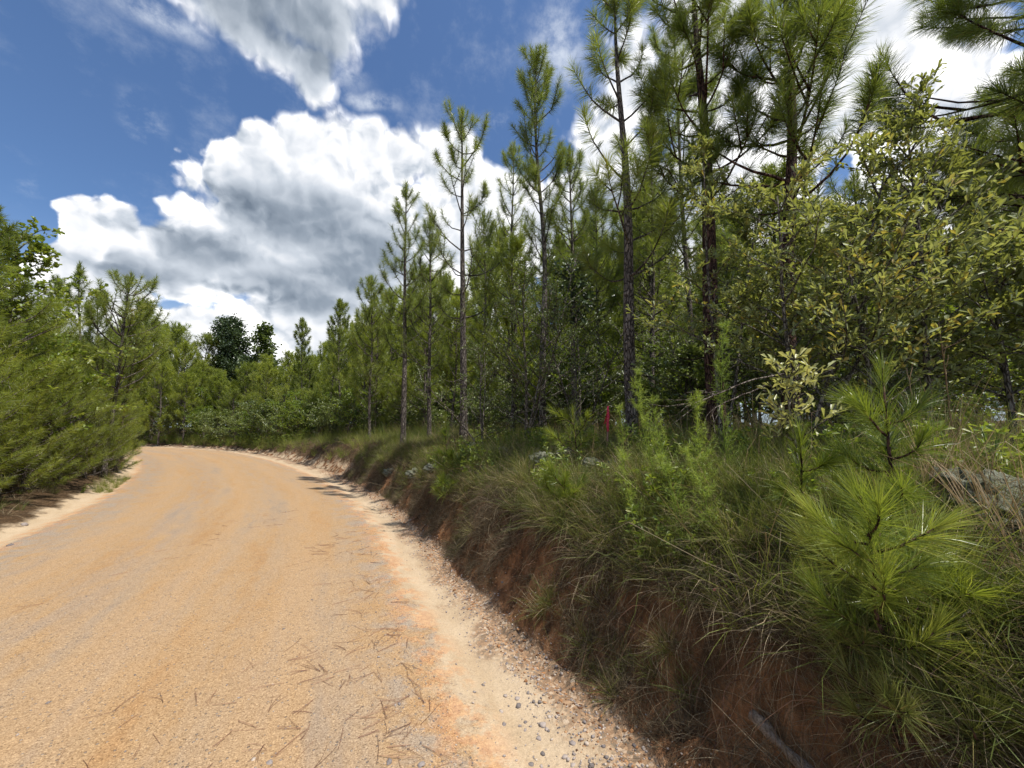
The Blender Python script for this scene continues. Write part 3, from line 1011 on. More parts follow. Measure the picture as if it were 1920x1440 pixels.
# ---- bushy pine saplings along the left verge
SAPS = []
for k in range(4):
    rng = np.random.default_rng(200 + k)
    SAPS.append(pine_parts(rng, (rng.normal() * 0.1, rng.normal() * 0.1, 3.6), 0.05, crown=0.03, gap=0.26, blen=1.30, nn=130, nl=0.18, nw=0.0062, seg=1,
                           nb=(3, 5), cl=0.48, sides=6, dead=0, tint=0.48, sub=2.6, e0=(5, 40), e1=(35, 80)))
sap_obj = [pine_object('pine_sapling', p_, (0, 0, 0), 'bushy bright green pine sapling in the hedge-like row along the left verge', 'bushy pine saplings left of the road', sep=False, nmat=M_SAPLING) for p_ in SAPS]
left = []
rng = np.random.default_rng(8)
ROWS = []
for row, (v, sc0, gap0, s0, s1) in enumerate([(1.40, 0.86, 1.25, 3.6, 34), (2.5, 1.30, 1.6, 2.6, 36), (4.0, 1.62, 2.0, 3.2, 38), (6.6, 1.75, 2.8, 5, 40), (10.0, 1.9, 4.0, 8, 42)]):
    s = s0
    k = 0
    while s < s1:
        k += 1
        fall = np.interp(s, [4, 12, 18, 26, 34], [0.95, 0.95, 0.92, 0.9, 0.85])
        vv_ = np.interp(s, [10, 17], [v, 1.0]) if row == 0 else np.interp(s, [10, 17], [v, v - 0.4])
        left.append((s, -ROADW - vv_ + rng.normal() * 0.10, sc0 * fall * rng.uniform(0.8, 1.15)))
        ROWS.append((row, k))
        s += gap0 * rng.uniform(0.8, 1.2)
for s, v, sc in [(36, 2.0, 0.9), (40, 3, 1.1)]:
    left.append((s, -ROADW - v, sc))
    ROWS.append((5, 0))
ORD = ['', 'nearest', 'second', 'third', 'fourth', 'fifth', 'sixth', 'seventh', 'eighth', 'ninth', 'tenth', 'eleventh', 'twelfth', 'thirteenth', 'fourteenth', 'fifteenth', 'sixteenth', 'seventeenth', 'eighteenth', 'nineteenth', 'twentieth', 'twenty-first', 'twenty-second', 'twenty-third', 'twenty-fourth', 'twenty-fifth', 'twenty-sixth', 'twenty-seventh', 'twenty-eighth', 'twenty-ninth', 'thirtieth']
for i, (s, u, sc) in enumerate(left):
    x, y = to_xy(s, u)
    z = H(float(x), float(y))
    if i < 4:
        o = sap_obj[i]
        o.location = (x, y, z)
        o.scale = (sc, sc, sc)
    else:
        o = dup(sap_obj[i % 4], (x, y, z), rng.uniform(0, 6.3), sc, tilt=(rng.normal() * 0.05, rng.normal() * 0.05))
    row, k = ROWS[i]
    if row == 0:
        o['label'] = ORD[k] + ' bushy pine sapling along the very edge of the left verge'
    elif row == 1:
        o['label'] = ORD[k] + ' pine sapling in the second row behind the left verge'
    elif row in (2, 3, 4):
        o['label'] = ORD[k] + (' taller pine behind the two sapling rows' if row == 2 else ' tall pine deep in the left thicket' if row == 3 else ' tall pine at the back of the left thicket') + ', counted away from the camera'
        o['group'] = 'taller pines behind the left saplings'
    else:
        o['label'] = 'bushy pine sapling on the inside of the bend, mostly hidden'
        o['group'] = 'saplings inside the bend'

# ---- pines that stand out over the left saplings
GL = 'pines showing above the left saplings'
put_pine(41, 150, 150, 495, 13.5, 0.06, 'narrow dark pine spire poking above the left saplings', GL, crown=0.45, blen=0.55, gap=0.4, nn=90, nw=0.006, nb=(2, 3), e0=(35, 60))
put_pine(42, -10, -12, 385, 8.0, 0.06, 'pine tip at the very left edge above the sweetgum', GL, crown=0.6, blen=0.7, gap=0.4, nn=120, nw=0.004, nb=(2, 3))
put_pine(43, 205, 246, 515, 12.2, 0.06, 'broad open pine with several upright tops above the left hedge', GL, crown=0.42, blen=1.5, gap=0.40, nn=70, nl=0.20, nw=0.006, nb=(3, 5), e0=(20, 40), e1=(75, 88), seg=1)
put_pine(44, 226, 268, 560, 13.6, 0.05, 'small-topped pine right of the broad open pine on the left', GL, crown=0.45, blen=1.0, gap=0.42, nn=80, nl=0.22, nw=0.009, nb=(3, 4), seg=1)
put_pine(45, 108, 108, 520, 15, 0.05, 'round-topped small pine left of the narrow spire', GL, crown=0.45, blen=0.8, gap=0.4, nn=80, nw=0.006, nb=(3, 4))
put_pine(46, 182, 184, 545, 14, 0.05, 'low double-topped pine right of the narrow spire', GL, crown=0.45, blen=0.7, gap=0.4, nn=80, nw=0.006, nb=(3, 4))


# ---- near seedlings with long bright needles on the bank
def seedling(seed, px, py, dist, tip, label, shoots=6, nn=420, nl=0.20, nw=0.0022, spread=0.35, r=0.008, nmat=None, t0=0.5):
    rng = np.random.default_rng(seed)
    d = ray(px, py)
    foot = np.array([0, 0, EYE]) + d / np.linalg.norm(d) * dist if dist else hit(px, py)
    z = H(foot[0], foot[1])
    foot = np.array([foot[0], foot[1], z])
    t = P(tip[0], tip[1], foot[1] + tip[2])
    top = t - foot
    tr, nd, brs = MB(), MB(), []
    n = 8
    pts = np.stack([top * q for q in np.linspace(0, 1, n)])
    pts[1:-1, :2] += rng.normal(size=(n - 2, 2)) * 0.008
    pts[0, 2] -= 0.08
    tube(tr, pts, np.linspace(r, 0.004, n), 7)
    L = np.linalg.norm(top)
    shoot_needles(nd, pts, L * 0.75, int(nn * 1.6), nl, nw, rng, 2, t0, 15, 55, 0.04)
    ga = rng.random() * 6
    for k in range(shoots):
        ga += 2.4
        zz = 0.08 + 0.72 * (k + 0.5) / shoots
        p0 = top * zz
        ln = spread * (1.15 - 0.6 * zz) * (0.8 + 0.4 * rng.random())
        pth = bpath(p0, ga + rng.normal() * 0.4, -5 + 45 * rng.random(), 30 + 45 * rng.random(), ln * rng.uniform(0.7, 1.2), rng, 6, 0.15)
        b = MB()
        tube(b, pth, np.linspace(r * 0.6, 0.003, 6), 5)
        brs.append(b)
        shoot_needles(nd, pth, ln * 0.8, nn, nl, nw, rng, 2, t0 + rng.normal() * 0.1, 14, 60, 0.06)
    e = link('pine_seedling', None, None, foot)
    tag(e, label, 'pine seedling', 'pine seedlings on the bank')
    link('stem', tr.mesh('stem', M_BARKRED), e)
    for b in brs:
        link('branch', b.mesh('branch', M_BARKRED), e)
    link('needles', nd.mesh('needles', nmat or M_SEEDLING), e)
    return e


seedling(301, 1662, 930, 2.45, (1655, 690, 0.0), 'largest bright green pine seedling with long needles, leaning over the bank at right', 12, 250, 0.155, 0.0017, 0.22, 0.010)
seedling(302, 1650, 1050, 2.1, (1612, 930, -0.1), 'yellow-green low seedling bursting in front of the largest one', 14, 280, 0.165, 0.0017, 0.24, 0.009, t0=0.66)
seedling(310, 1500, 935, 2.6, (1500, 815, -0.1), 'small seedling shoot left of the largest one, under the pale oak sprout', 3, 260, 0.15, 0.0019, 0.16, 0.007)
seedling(303, 1085, 890, 4.6, (1075, 770, 0.0), 'feathery mid-green seedling just left of the red stake', 7, 130, 0.16, 0.0028, 0.38, nmat=M_SAPLING)
seedling(304, 1050, 965, None, (1060, 895, -0.1), 'small seedling low on the bank below the pale lichen', 5, 230, 0.16, 0.0028, 0.30)
seedling(305, 838, 838, 7.4, (836, 780, 0.0), 'tiny upright seedling beneath the open pine', 2, 160, 0.17, 0.005, 0.14)
seedling(306, 850, 895, None, (845, 850, -0.1), 'bright tufted seedling on the bank face left of the dark hollow', 5, 170, 0.17, 0.004, 0.30)
seedling(307, 845, 940, None, (830, 895, -0.1), 'lowest small seedling hanging on the bank face near the road', 4, 150, 0.16, 0.0035, 0.26)
seedling(311, 1590, 1250, None, (1580, 1200, -0.06), 'olive seedling spray below the yellow-green low seedling', 4, 120, 0.15, 0.0017, 0.18, nmat=M_OLIVE)
seedling(312, 1765, 1190, None, (1785, 1100, -0.06), 'long-needled seedling spray right below the yellow-green low seedling', 4, 170, 0.17, 0.0017, 0.20, nmat=M_SAPLING)
seedling(308, 1830, 1425, None, (1850, 1345, -0.05), 'olive seedling tuft at the bottom right corner', 4, 150, 0.16, 0.0016, 0.18, nmat=M_OLIVE)
seedling(309, 1690, 1380, None, (1670, 1310, -0.06), 'olive seedling tuft left of the bottom right corner', 4, 130, 0.16, 0.0016, 0.18, nmat=M_OLIVE)


# ------------------------------------------------------------------ broadleaf trees and shrubs
def leaf_cards(mb, base, d, nrm, L, w, tint):
    """spatulate leaves folded along the midrib; 4 triangles each"""
    n = len(base)
    L = np.broadcast_to(L, (n,))[:, None]
    w = np.broadcast_to(w, (n,))[:, None]
    side = unit(np.cross(d, nrm))
    up = np.cross(side, d)
    q = [base, base + d * L * 0.42 + side * w * 0.30 + up * w * 0.10, base + d * L * 0.78 + side * w * 0.5 + up * w * 0.16,
         base + d * L - up * L * 0.10, base + d * L * 0.78 - side * w * 0.5 + up * w * 0.16, base + d * L * 0.42 - side * w * 0.30 + up * w * 0.10]
    V = np.stack(q, 1).reshape(-1, 3)
    i = np.arange(n)[:, None] * 6
    f = np.concatenate([i + np.array([[0, 1, 3]]), i + np.array([[1, 2, 3]]), i + np.array([[0, 3, 5]]), i + np.array([[3, 4, 5]])])
    mb.add(V, f, np.repeat(np.broadcast_to(tint, (n,)), 6))


def broadleaf(rng, top, r0, nbr, blen, per, leaf, lw, crown=0.2, tw=4, e0=(20, 60), tint=0.45, stems=1, clump=0.12, up=0.25):
    top = np.asarray(top, float)
    wood, lv = MB(), MB()
    brs = []
    for st in range(stems):
        tp = top + (rng.normal(size=3) * np.array([0.25, 0.25, 0.12]) * top[2] if st else 0)
        n = 10
        t = np.linspace(0, 1, n)[:, None]
        pts = tp * t + np.stack([np.sin(t[:, 0] * 5 + rng.random() * 6), np.cos(t[:, 0] * 4 + rng.random() * 6), 0 * t[:, 0]], 1) * 0.03 * top[2] * t * (1.2 - t)
        pts[0, 2] = -0.15
        tube(wood, pts, r0 * (1 - t[:, 0]) ** 0.8 / (1 + 0.3 * st) + 0.004, 7)
        m = int(nbr / stems)
        for k in range(m):
            f = crown + (1 - crown) * (k + rng.random()) / m
            p0 = np.array([np.interp(f, t[:, 0], pts[:, q]) for q in range(3)])
            a = k * 2.4 + rng.normal() * 0.5
            prof = (1.0 - 0.78 * f) * (0.55 + 0.9 * min(1, f / 0.35 + 0.2)) if f > crown else 0.5
            L = blen * prof * (0.6 + 0.7 * rng.random())
            pth = bpath(p0, a, e0[0] + (e0[1] - e0[0]) * f, e0[0] + 25 * rng.random(), L, rng, 6, 0.18)
            b = MB()
            tube(b, pth, np.linspace(r0 * 0.28 + 0.003, 0.003, 6), 5)
            ends = [(pth, 1.0)]
            for q in range(tw):
                kk = rng.uniform(1.2, 4.9)
                pp = pth[int(kk)] + (pth[int(kk) + 1] - pth[int(kk)]) * (kk - int(kk))
                sp_ = bpath(pp, a + rng.normal() * 1.1, rng.uniform(-10, 50), rng.uniform(0, 60), L * 0.38 * rng.uniform(0.5, 1.2) + 0.08, rng, 4, 0.2)
                tube(b, sp_, 0.0025, 3)
                ends.append((sp_, 1.0))
            brs.append(b)
            tb = tint + rng.normal() * 0.13
            for pt, _ in ends:
                c = rng.random(per) ** 0.6
                seg_ = c * (len(pt) - 1) * 0.999
                ii = seg_.astype(int)
                bs_ = pt[ii] + (pt[ii + 1] - pt[ii]) * (seg_ - ii)[:, None]
                bs_ = bs_ + rng.normal(size=(per, 3)) * clump * (0.35 if clump > 0.2 else 0.10)
                ax = unit(pt[-1] - pt[0])
                dd_ = unit(ax * 0.55 + rng.normal(size=(per, 3)) * 0.65 + np.array([0, 0, up]))
                nr = unit(rng.normal(size=(per, 3)) * 0.6 + np.array([0, 0, 1.0]))
                ti = np.clip(tb + rng.normal(size=per) * 0.16, 0, 0.9)
                ti = np.where(rng.random(per) < 0.035, 1.0, ti)
                leaf_cards(lv, bs_, dd_, nr, leaf * (0.65 + 0.55 * rng.random(per)), lw * (0.7 + 0.5 * rng.random(per)), ti)
    return wood, brs, lv


def put_leafy(name, seed, bx, Y, tip, label, cat, group, leafm, bark, sep=True, foot=None, **kw):
    rng = np.random.default_rng(seed)
    b = P(bx, 800, Y)
    z = H(b[0], b[1])
    t = P(tip[0], tip[1], Y)
    top = t - np.array([b[0], b[1], z])
    wood, brs, lv = broadleaf(rng, top, **kw)
    e = link(name, None, None, (b[0], b[1], z))
    tag(e, label, cat, group)
    if not sep:
        for q in brs:
            wood.add(np.vstack(q.V), np.vstack(q.F))
        brs = []
    link('trunk', wood.mesh('trunk', bark), e)
    for q in brs:
        link('branch', q.mesh('branch', bark), e)
    link('leaves', lv.mesh('leaves', leafm, smooth=False), e)
    return e


GO = 'oak shrubs on the bank at the right'
put_leafy('oak_shrub', 401, 1740, 3.1, (1700, 200), 'tall thin oak with open leafy top against the bright sky at right', 'shrub', GO, M_OAK, M_GREYBARK,
          r0=0.022, nbr=32, blen=0.56, per=14, leaf=0.070, lw=0.023, crown=0.22, tw=6)
put_leafy('oak_shrub', 402, 1500, 3.2, (1455, 370), 'dense olive oak shrub in front of the bushy dark pine', 'shrub', GO, M_OAK, M_GREYBARK,
          r0=0.02, nbr=46, blen=1.0, per=20, leaf=0.070, lw=0.024, crown=0.20, tw=6, stems=3)
put_leafy('oak_shrub', 403, 1350, 3.9, (1318, 290), 'narrow olive oak shrub left, covering the red-brown trunk', 'shrub', GO, M_OAK, M_GREYBARK,
          r0=0.02, nbr=26, blen=0.62, per=18, leaf=0.068, lw=0.022, crown=0.25, tw=6, stems=2)
put_leafy('oak_shrub', 404, 1890, 2.9, (1870, 470), 'bright leafy oak shrub against the right edge of the frame', 'shrub', GO, M_OAK, M_GREYBARK,
          r0=0.02, nbr=34, blen=0.75, per=16, leaf=0.072, lw=0.025, crown=0.25, tw=6, stems=2)
put_leafy('oak_shrub', 405, 1640, 3.0, (1590, 480), 'oak shrub filling the middle between the dense and the tall thin one', 'shrub', GO, M_OAK, M_GREYBARK,
          r0=0.018, nbr=32, blen=0.9, per=18, leaf=0.070, lw=0.024, crown=0.22, tw=6, stems=2)
put_leafy('oak_sprout', 406, 1490, 2.3, (1472, 690), 'small pale yellow-green oak sprout hanging left of the largest seedling', 'plant', None, M_SPROUT, M_GREYBARK,
          r0=0.007, nbr=16, blen=0.22, per=6, leaf=0.068, lw=0.021, crown=0.45, tw=2, tint=0.75)
GM = 'leafy shrubs under the tall pines'
put_leafy('leafy_shrub', 411, 985, 7.0, (985, 520), 'large dark small-leaved shrub in the middle under the tall pines', 'shrub', GM, M_SHRUB, M_GREYBARK,
          r0=0.03, nbr=60, blen=1.35, per=16, leaf=0.055, lw=0.022, crown=0.1, tw=5, stems=3)
put_leafy('leafy_shrub', 412, 1085, 6.6, (1075, 640), 'shadowy shrub between the middle shrub and the grey trunk', 'shrub', GM, M_SHRUB, M_GREYBARK,
          r0=0.02, nbr=36, blen=1.1, per=15, leaf=0.05, lw=0.02, crown=0.1, tw=5, stems=3)
put_leafy('dark_leaved_tree', 413, 1085, 7.6, (1080, 490), 'small tree with big dark drooping leaves beside the middle shrub', 'tree', None, M_DARKLEAF, M_BARK,
          r0=0.03, nbr=20, blen=0.85, per=9, leaf=0.15, lw=0.075, crown=0.6, tw=3, up=-0.3)
put_leafy('leafy_shrub', 414, 905, 7.6, (900, 660), 'grey-green shrub low at the foot of the open pine', 'shrub', GM, M_SHRUB, M_GREYBARK,
          r0=0.02, nbr=30, blen=0.9, per=14, leaf=0.05, lw=0.02, crown=0.08, tw=4, stems=3, tint=0.6)
put_leafy('leafy_shrub', 415, 1300, 6.2, (1290, 640), 'dim shrub behind the dead branch and the red-brown trunk', 'shrub', GM, M_SHRUB, M_GREYBARK,
          r0=0.02, nbr=36, blen=1.1, per=14, leaf=0.05, lw=0.02, crown=0.08, tw=4, stems=3)
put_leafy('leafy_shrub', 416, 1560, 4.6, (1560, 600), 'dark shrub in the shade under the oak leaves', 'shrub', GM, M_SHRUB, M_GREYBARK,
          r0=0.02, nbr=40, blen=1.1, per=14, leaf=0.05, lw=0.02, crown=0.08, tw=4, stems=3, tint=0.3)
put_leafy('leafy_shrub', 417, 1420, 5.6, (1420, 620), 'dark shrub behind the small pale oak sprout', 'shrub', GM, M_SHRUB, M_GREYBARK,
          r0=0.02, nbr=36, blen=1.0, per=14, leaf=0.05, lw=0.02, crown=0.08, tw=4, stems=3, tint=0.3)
put_leafy('sweetgum_tree', 421, 40, 8.6, (30, 455), 'sunlit sweetgum tree with yellow-green leaves at the left edge', 'tree', None, M_BRIGHT, M_GREYBARK,
          r0=0.06, nbr=64, blen=1.7, per=16, leaf=0.10, lw=0.085, crown=0.15, tw=5, tint=0.5)
GF = 'leafy trees beyond the bend'
put_leafy('leafy_tree', 431, 430, 42, (432, 612), 'dark round leafy tree beyond the bend under the low clouds', 'tree', GF, M_DARKLEAF, M_BARK, sep=False,
          r0=0.2, nbr=90, blen=2.9, per=26, leaf=0.28, lw=0.20, crown=0.3, tw=6, clump=0.7, up=0.0)
put_leafy('leafy_tree', 432, 492, 44, (494, 618), 'thin-topped leafy tree right of the dark round one', 'tree', GF, M_SHRUB, M_BARK, sep=False,
          r0=0.15, nbr=30, blen=2.4, per=14, leaf=0.36, lw=0.28, crown=0.35, tw=5, clump=0.5, up=0.0)
# ---- roadside shrubs, copied
sh_src = []
for k, (mt, ti) in enumerate([(M_SHRUB, 0.6), (M_BRIGHT, 0.35), (M_SHRUB, 0.75)]):
    rng = np.random.default_rng(500 + k)
    wood, brs, lv = broadleaf(rng, (0.1, 0.05, 1.7), 0.02, 46, 1.0, 15, 0.085, 0.05, crown=0.04, tw=5, stems=4, tint=ti)
    for q in brs:
        wood.add(np.vstack(q.V), np.vstack(q.F))
    e = link('leafy_shrub')if False else link('leafy_shrub', None)
    tag(e, 'rounded green shrub at the roadside beyond the bank', 'shrub', 'rounded roadside shrubs')
    link('stems', wood.mesh('stems', M_GREYBARK), e)
    link('leaves', lv.mesh('leaves', mt, smooth=False), e)
    sh_src.append(e)
pl = []
rng = np.random.default_rng(77)
for s, u, sc in [(19.5, 3.4, 1.1), (21.5, 3.0, 1.3), (23.5, 3.2, 1.2), (25.5, 2.8, 1.35), (28, 2.6, 1.4), (30.5, 2.4, 1.5), (33, 2.2, 1.5), (35.5, 2.0, 1.4), (38, 1.9, 1.4), (40.5, 2.0, 1.5), (43.5, 2.2, 1.5),
                 (47, 2.4, 1.5), (51, 2.6, 1.6), (30, 5, 2.0), (35, 5, 2.0), (40, 5, 2.1), (45, 5.2, 2.2), (50, 5.5, 2.2), (16.5, 4.6, 1.1), (26, 6, 1.6), (22, 6, 1.4)]:
    pl.append((s, u, sc, 'roadside'))
for s_, v_, sc_ in [(9.5, 3.0, 1.8), (16.5, 3.2, 1.8), (25, 3.0, 1.8)]:
    pl.append((s_, -ROADW - v_, sc_, 'left'))
for k in range(80):
    pl.append((rng.uniform(2, 26), rng.uniform(4.0, 15), rng.uniform(0.7, 1.4), 'under'))
for i, (s, u, sc, kind) in enumerate(pl):
    x, y = to_xy(s, u)
    x, y = float(x), float(y)
    if kind == 'under' and (y < 4.5 or math.hypot(x, y) < 6.5):
        continue
    z = H(x, y) - 0.05
    if i < 3:
        o = sh_src[i]
        o.location = (x, y, z)
        o.scale = (sc, sc, sc)
    else:
        o = dup(sh_src[i % 3], (x, y, z), rng.uniform(0, 6.3), (sc, sc, sc * rng.uniform(0.8, 1.1)))
    if kind == 'left':
        o['label'] = 'broad-leaved bush mixed in among the pine saplings left of the road'
        o['group'] = 'broad-leaved bushes in the left hedge'
    if kind == 'under':
        o['label'] = 'low undergrowth shrub in the shade among the pine trunks'
        o['group'] = 'undergrowth shrubs among the trunks'
# saplings of pine on the far side of the bend and at the foot of the stand
rng = np.random.default_rng(78)
for s, u, sc in [(18, 4.2, 0.8), (20, 5, 0.9), (24, 4.4, 0.9), (27, 4.4, 1.0), (29, 3.6, 0.9), (31.5, 4, 1.0), (34, 3.6, 1.1), (36.5, 3.4, 1.0), (39, 3.4, 1.1), (42, 3.6, 1.2), (46, 4, 1.3), (50, 4, 1.3), (55, 4.5, 1.4),
                 (33, 7, 1.4), (38, 7, 1.5), (43, 7, 1.5), (48, 8, 1.6), (60, 6, 1.6)]:
    x, y = to_xy(s, u)
    o = dup(sap_obj[rng.integers(4)], (x, y, H(float(x), float(y))), rng.uniform(0, 6.3), sc, 'bushy pine sapling at the foot of the stand beyond the bend', 'pine saplings beyond the bend')


# taller pines across the bend, seen over and beside the left hedge
rng = np.random.default_rng(79)
FARP = [(150, 44, 640), (190, 40, 610), (228, 37, 600), (262, 39, 585), (285, 36, 615), (312, 41, 600), (338, 37, 640), (362, 40, 625), (300, 34, 680), (345, 34, 700), (250, 34.5, 660), (385, 38, 690), (405, 36, 700),
        (430, 35, 715), (455, 36, 690), (480, 35, 700), (510, 34, 690), (540, 34, 680), (275, 44, 600), (325, 46, 620), (210, 45, 600), (170, 37, 650)]
for k, (px, Y, row) in enumerate(FARP):
    p = P(px, 800, Y)
    z = H(p[0], p[1])
    sc = (EYE + (802 - row) / FPX * Y - z) / 6.0
    o = dup(lod_obj[(0, 2, 4, 1)[k % 4]], (p[0], p[1], z), rng.uniform(0, 6.3), (sc * 1.05, sc * 1.05, sc), 'tall pine across the bend', 'tall pines across the bend')
    o['label'] = 'tall pine across the bend, ' + ('over the left hedge' if px < 265 else 'between the left hedge and the dark round tree' if px < 380 else 'in front of the dark round leafy tree' if px < 470 else 'right of the dark round leafy tree')

# ------------------------------------------------------------------ ground cover: tufts scattered by geometry nodes
def tuft(seed, n, L, w, spread, lean, droop, tint, tvar, curl=0.1):
    rng = np.random.default_rng(seed)
    mb = MB()
    a = rng.random(n) * 2 * math.pi
    r = rng.random(n) ** 0.5 * spread
    base = np.stack([np.cos(a) * r, np.sin(a) * r, np.full(n, -0.02)], 1)
    al = np.radians(np.abs(rng.normal(size=n)) * lean)
    a2 = a + rng.normal(size=n) * 0.8
    d = np.stack([np.sin(al) * np.cos(a2), np.sin(al) * np.sin(a2), np.cos(al)], 1)
    ln = L * (0.45 + 0.6 * rng.random(n))
    # three-segment curved blades
    side = unit(np.cross(d, rng.normal(size=(n, 3)))) * w * 0.5
    hd = unit(d * np.array([1, 1, 0.0]) + 1e-4)
    lnn = ln[:, None]
    dr = droop * (0.4 + 1.2 * rng.random(n))[:, None]
    p = [base]
    for f in (0.33, 0.66, 1.0):
        p.append(base + d * lnn * f + (hd * 0.5 + np.array([0, 0, -0.75])) * lnn * dr * f ** 2.2 + rng.normal(size=(n, 3)) * curl * 0.12 * lnn * f)
    V = np.stack([p[0] - side, p[0] + side, p[1] + side * 0.9, p[1] - side * 0.9, p[2] + side * 0.65, p[2] - side * 0.65, p[3]], 1).reshape(-1, 3)
    i = np.arange(n)[:, None] * 7
    f = np.concatenate([i + np.array([t]) for t in ([0, 1, 2], [0, 2, 3], [3, 2, 4], [3, 4, 5], [5, 4, 6])])
    ti = np.clip(tint + rng.normal(size=n) * tvar, 0, 1)
    mb.add(V, f, np.repeat(ti, 7))
    return mb


def weed(seed, n=26):
    rng = np.random.default_rng(seed)
    mb = MB()
    for k in range(4):
        pth = bpath((0, 0, 0), rng.random() * 6, 60, 80, 0.18 + 0.14 * rng.random(), rng, 5, 0.2)
        tube(mb, pth, 0.002, 3, 0.3)
        idx = rng.integers(1, 5, n)
        bs_ = pth[idx]
        d = unit(rng.normal(size=(n, 3)) * np.array([1, 1, 0.4]) + np.array([0, 0, 0.3]))
        leaf_cards(mb, bs_, d, unit(rng.normal(size=(n, 3)) * 0.4 + np.array([0, 0, 1.0])), 0.05 * (0.6 + 0.6 * rng.random(n)), 0.018, np.clip(0.5 + rng.normal(size=n) * 0.2, 0, 1))
    return mb


def scatter(name, sources, x, y, z, rot, scl, idx, label):
    """one 'stuff' object: points that carry tufts through geometry nodes"""
    col = bpy.data.collections.new(name + '_sources')
    for k, (mbx, mt) in enumerate(sources):
        o = bpy.data.objects.new('%s_source%02d' % (name, k), mbx.mesh(name + '_source', mt))
        col.objects.link(o)
    me = bpy.data.meshes.new(name)
    n = len(x)
    me.vertices.add(n)
    me.vertices.foreach_set('co', np.stack([x, y, z], 1).astype(np.float32).ravel())
    a = me.attributes.new('rot', 'FLOAT_VECTOR', 'POINT')
    a.data.foreach_set('vector', np.asarray(rot, np.float32).ravel())
    a = me.attributes.new('scl', 'FLOAT', 'POINT')
    a.data.foreach_set('value', np.asarray(scl, np.float32))
    a = me.attributes.new('idx', 'INT', 'POINT')
    a.data.foreach_set('value', np.asarray(idx, np.int32))
    me.update()
    o = link(name, me)
    tag(o, label, None, None, 'stuff')
    g = bpy.data.node_groups.new(name, 'GeometryNodeTree')
    g.interface.new_socket('Geometry', in_out='INPUT', socket_type='NodeSocketGeometry')
    g.interface.new_socket('Geometry', in_out='OUTPUT', socket_type='NodeSocketGeometry')
    gi, go = g.nodes.new('NodeGroupInput'), g.nodes.new('NodeGroupOutput')
    ci = g.nodes.new('GeometryNodeCollectionInfo')
    ci.inputs['Collection'].default_value = col
    ci.inputs['Separate Children'].default_value = True
    ci.inputs['Reset Children'].default_value = True
    ip = g.nodes.new('GeometryNodeInstanceOnPoints')
    ip.inputs['Pick Instance'].default_value = True

    def at_(nm, ty):
        q = g.nodes.new('GeometryNodeInputNamedAttribute')
        q.data_type = ty
        q.inputs['Name'].default_value = nm
        return q.outputs['Attribute']
    er = g.nodes.new('FunctionNodeEulerToRotation')
    g.links.new(at_('rot', 'FLOAT_VECTOR'), er.inputs[0])
    g.links.new(gi.outputs[0], ip.inputs['Points'])
    g.links.new(ci.outputs[0], ip.inputs['Instance'])
    g.links.new(at_('idx', 'INT'), ip.inputs['Instance Index'])
    g.links.new(er.outputs[0], ip.inputs['Rotation'])
    g.links.new(at_('scl', 'FLOAT'), ip.inputs['Scale'])
    g.links.new(ip.outputs[0], go.inputs[0])
    md = o.modifiers.new('scatter', 'NODES')
    md.node_group = g
    return o


def bank_points(rng, n, s0, s1, q0, q1, spow=1.6, left=False, upow=1.0):
    s = s0 + (s1 - s0) * rng.random(n) ** spow
    u = (q0 + (q1 - q0) * rng.random(n) ** upow)
    if left:
        u = -ROADW - u
    else:
        u = u + 0.66
    x, y = to_xy(s, u)
    z = HT(s, u, x, y)
    return s, u, x, y, z


def tilt_to_slope(rng, x, y, s, u, amt=0.6, left=False):
    """rotation that leans a tuft out over the road on the steep face"""
    q = (u - 0.66) if not left else 99 + 0 * u
    lean = np.clip(1.0 - q / 0.9, 0, 1) * amt + np.abs(rng.normal(size=len(x))) * 0.1
    nx = np.interp(s, RS, RN[:, 0])
    ny = np.interp(s, RS, RN[:, 1])
    # axis perpendicular to the outward direction (-n)
    rots = []
    for k in range(len(x)):
        ax = Vector((ny[k], -nx[k], 0))
        R = Matrix.Rotation(lean[k], 3, ax) @ Matrix.Rotation(rng.random() * 6.28, 3, 'Z')
        rots.append(R.to_euler()[:])
    return np.array(rots)


green = [(tuft(601 + k, 60, 0.34, 0.0030, 0.05, 26, 0.35, 0.5, 0.22), M_GRASS) for k in range(3)]
dry = [(tuft(611 + k, 70, 0.36, 0.0026, 0.06, 42, 0.62, 0.38, 0.26), M_DRY) for k in range(3)]
tall = [(tuft(621 + k, 34, 0.75, 0.0034, 0.04, 16, 0.35, 0.5, 0.2), M_GRASS) for k in range(2)]
straw = [(tuft(631 + k, 22, 0.85, 0.0038, 0.04, 15, 0.25, 0.55, 0.25), M_STRAW) for k in range(2)]
weeds = [(weed(641 + k), M_BRIGHT) for k in range(2)]
hang = [(tuft(651 + k, 46, 0.42, 0.0022, 0.09, 55, 0.9, 0.3, 0.25, 0.5), M_DRY) for k in range(2)]
mixed = [(tuft(661 + k, 85, 0.46, 0.0032, 0.06, 30, 0.42, 0.5, 0.3, 0.5), M_MIX) for k in range(2)]
strag = [(tuft(671 + k, 7, 0.95, 0.0026, 0.04, 34, 0.55, 0.6, 0.3, 0.9), M_DRY if k else M_STRAW) for k in range(2)]
broad = [(tuft(691 + k, 26, 0.42, 0.0065, 0.05, 24, 0.5, 0.6, 0.22), M_GRASS) for k in range(2)]
tuft_sources = green + dry + tall + straw + weeds + hang + mixed + strag + broad      # 0-2 green, 3-5 dry, 6-7 tall, 8-9 straw, 10-11 weed, 12-13 hanging

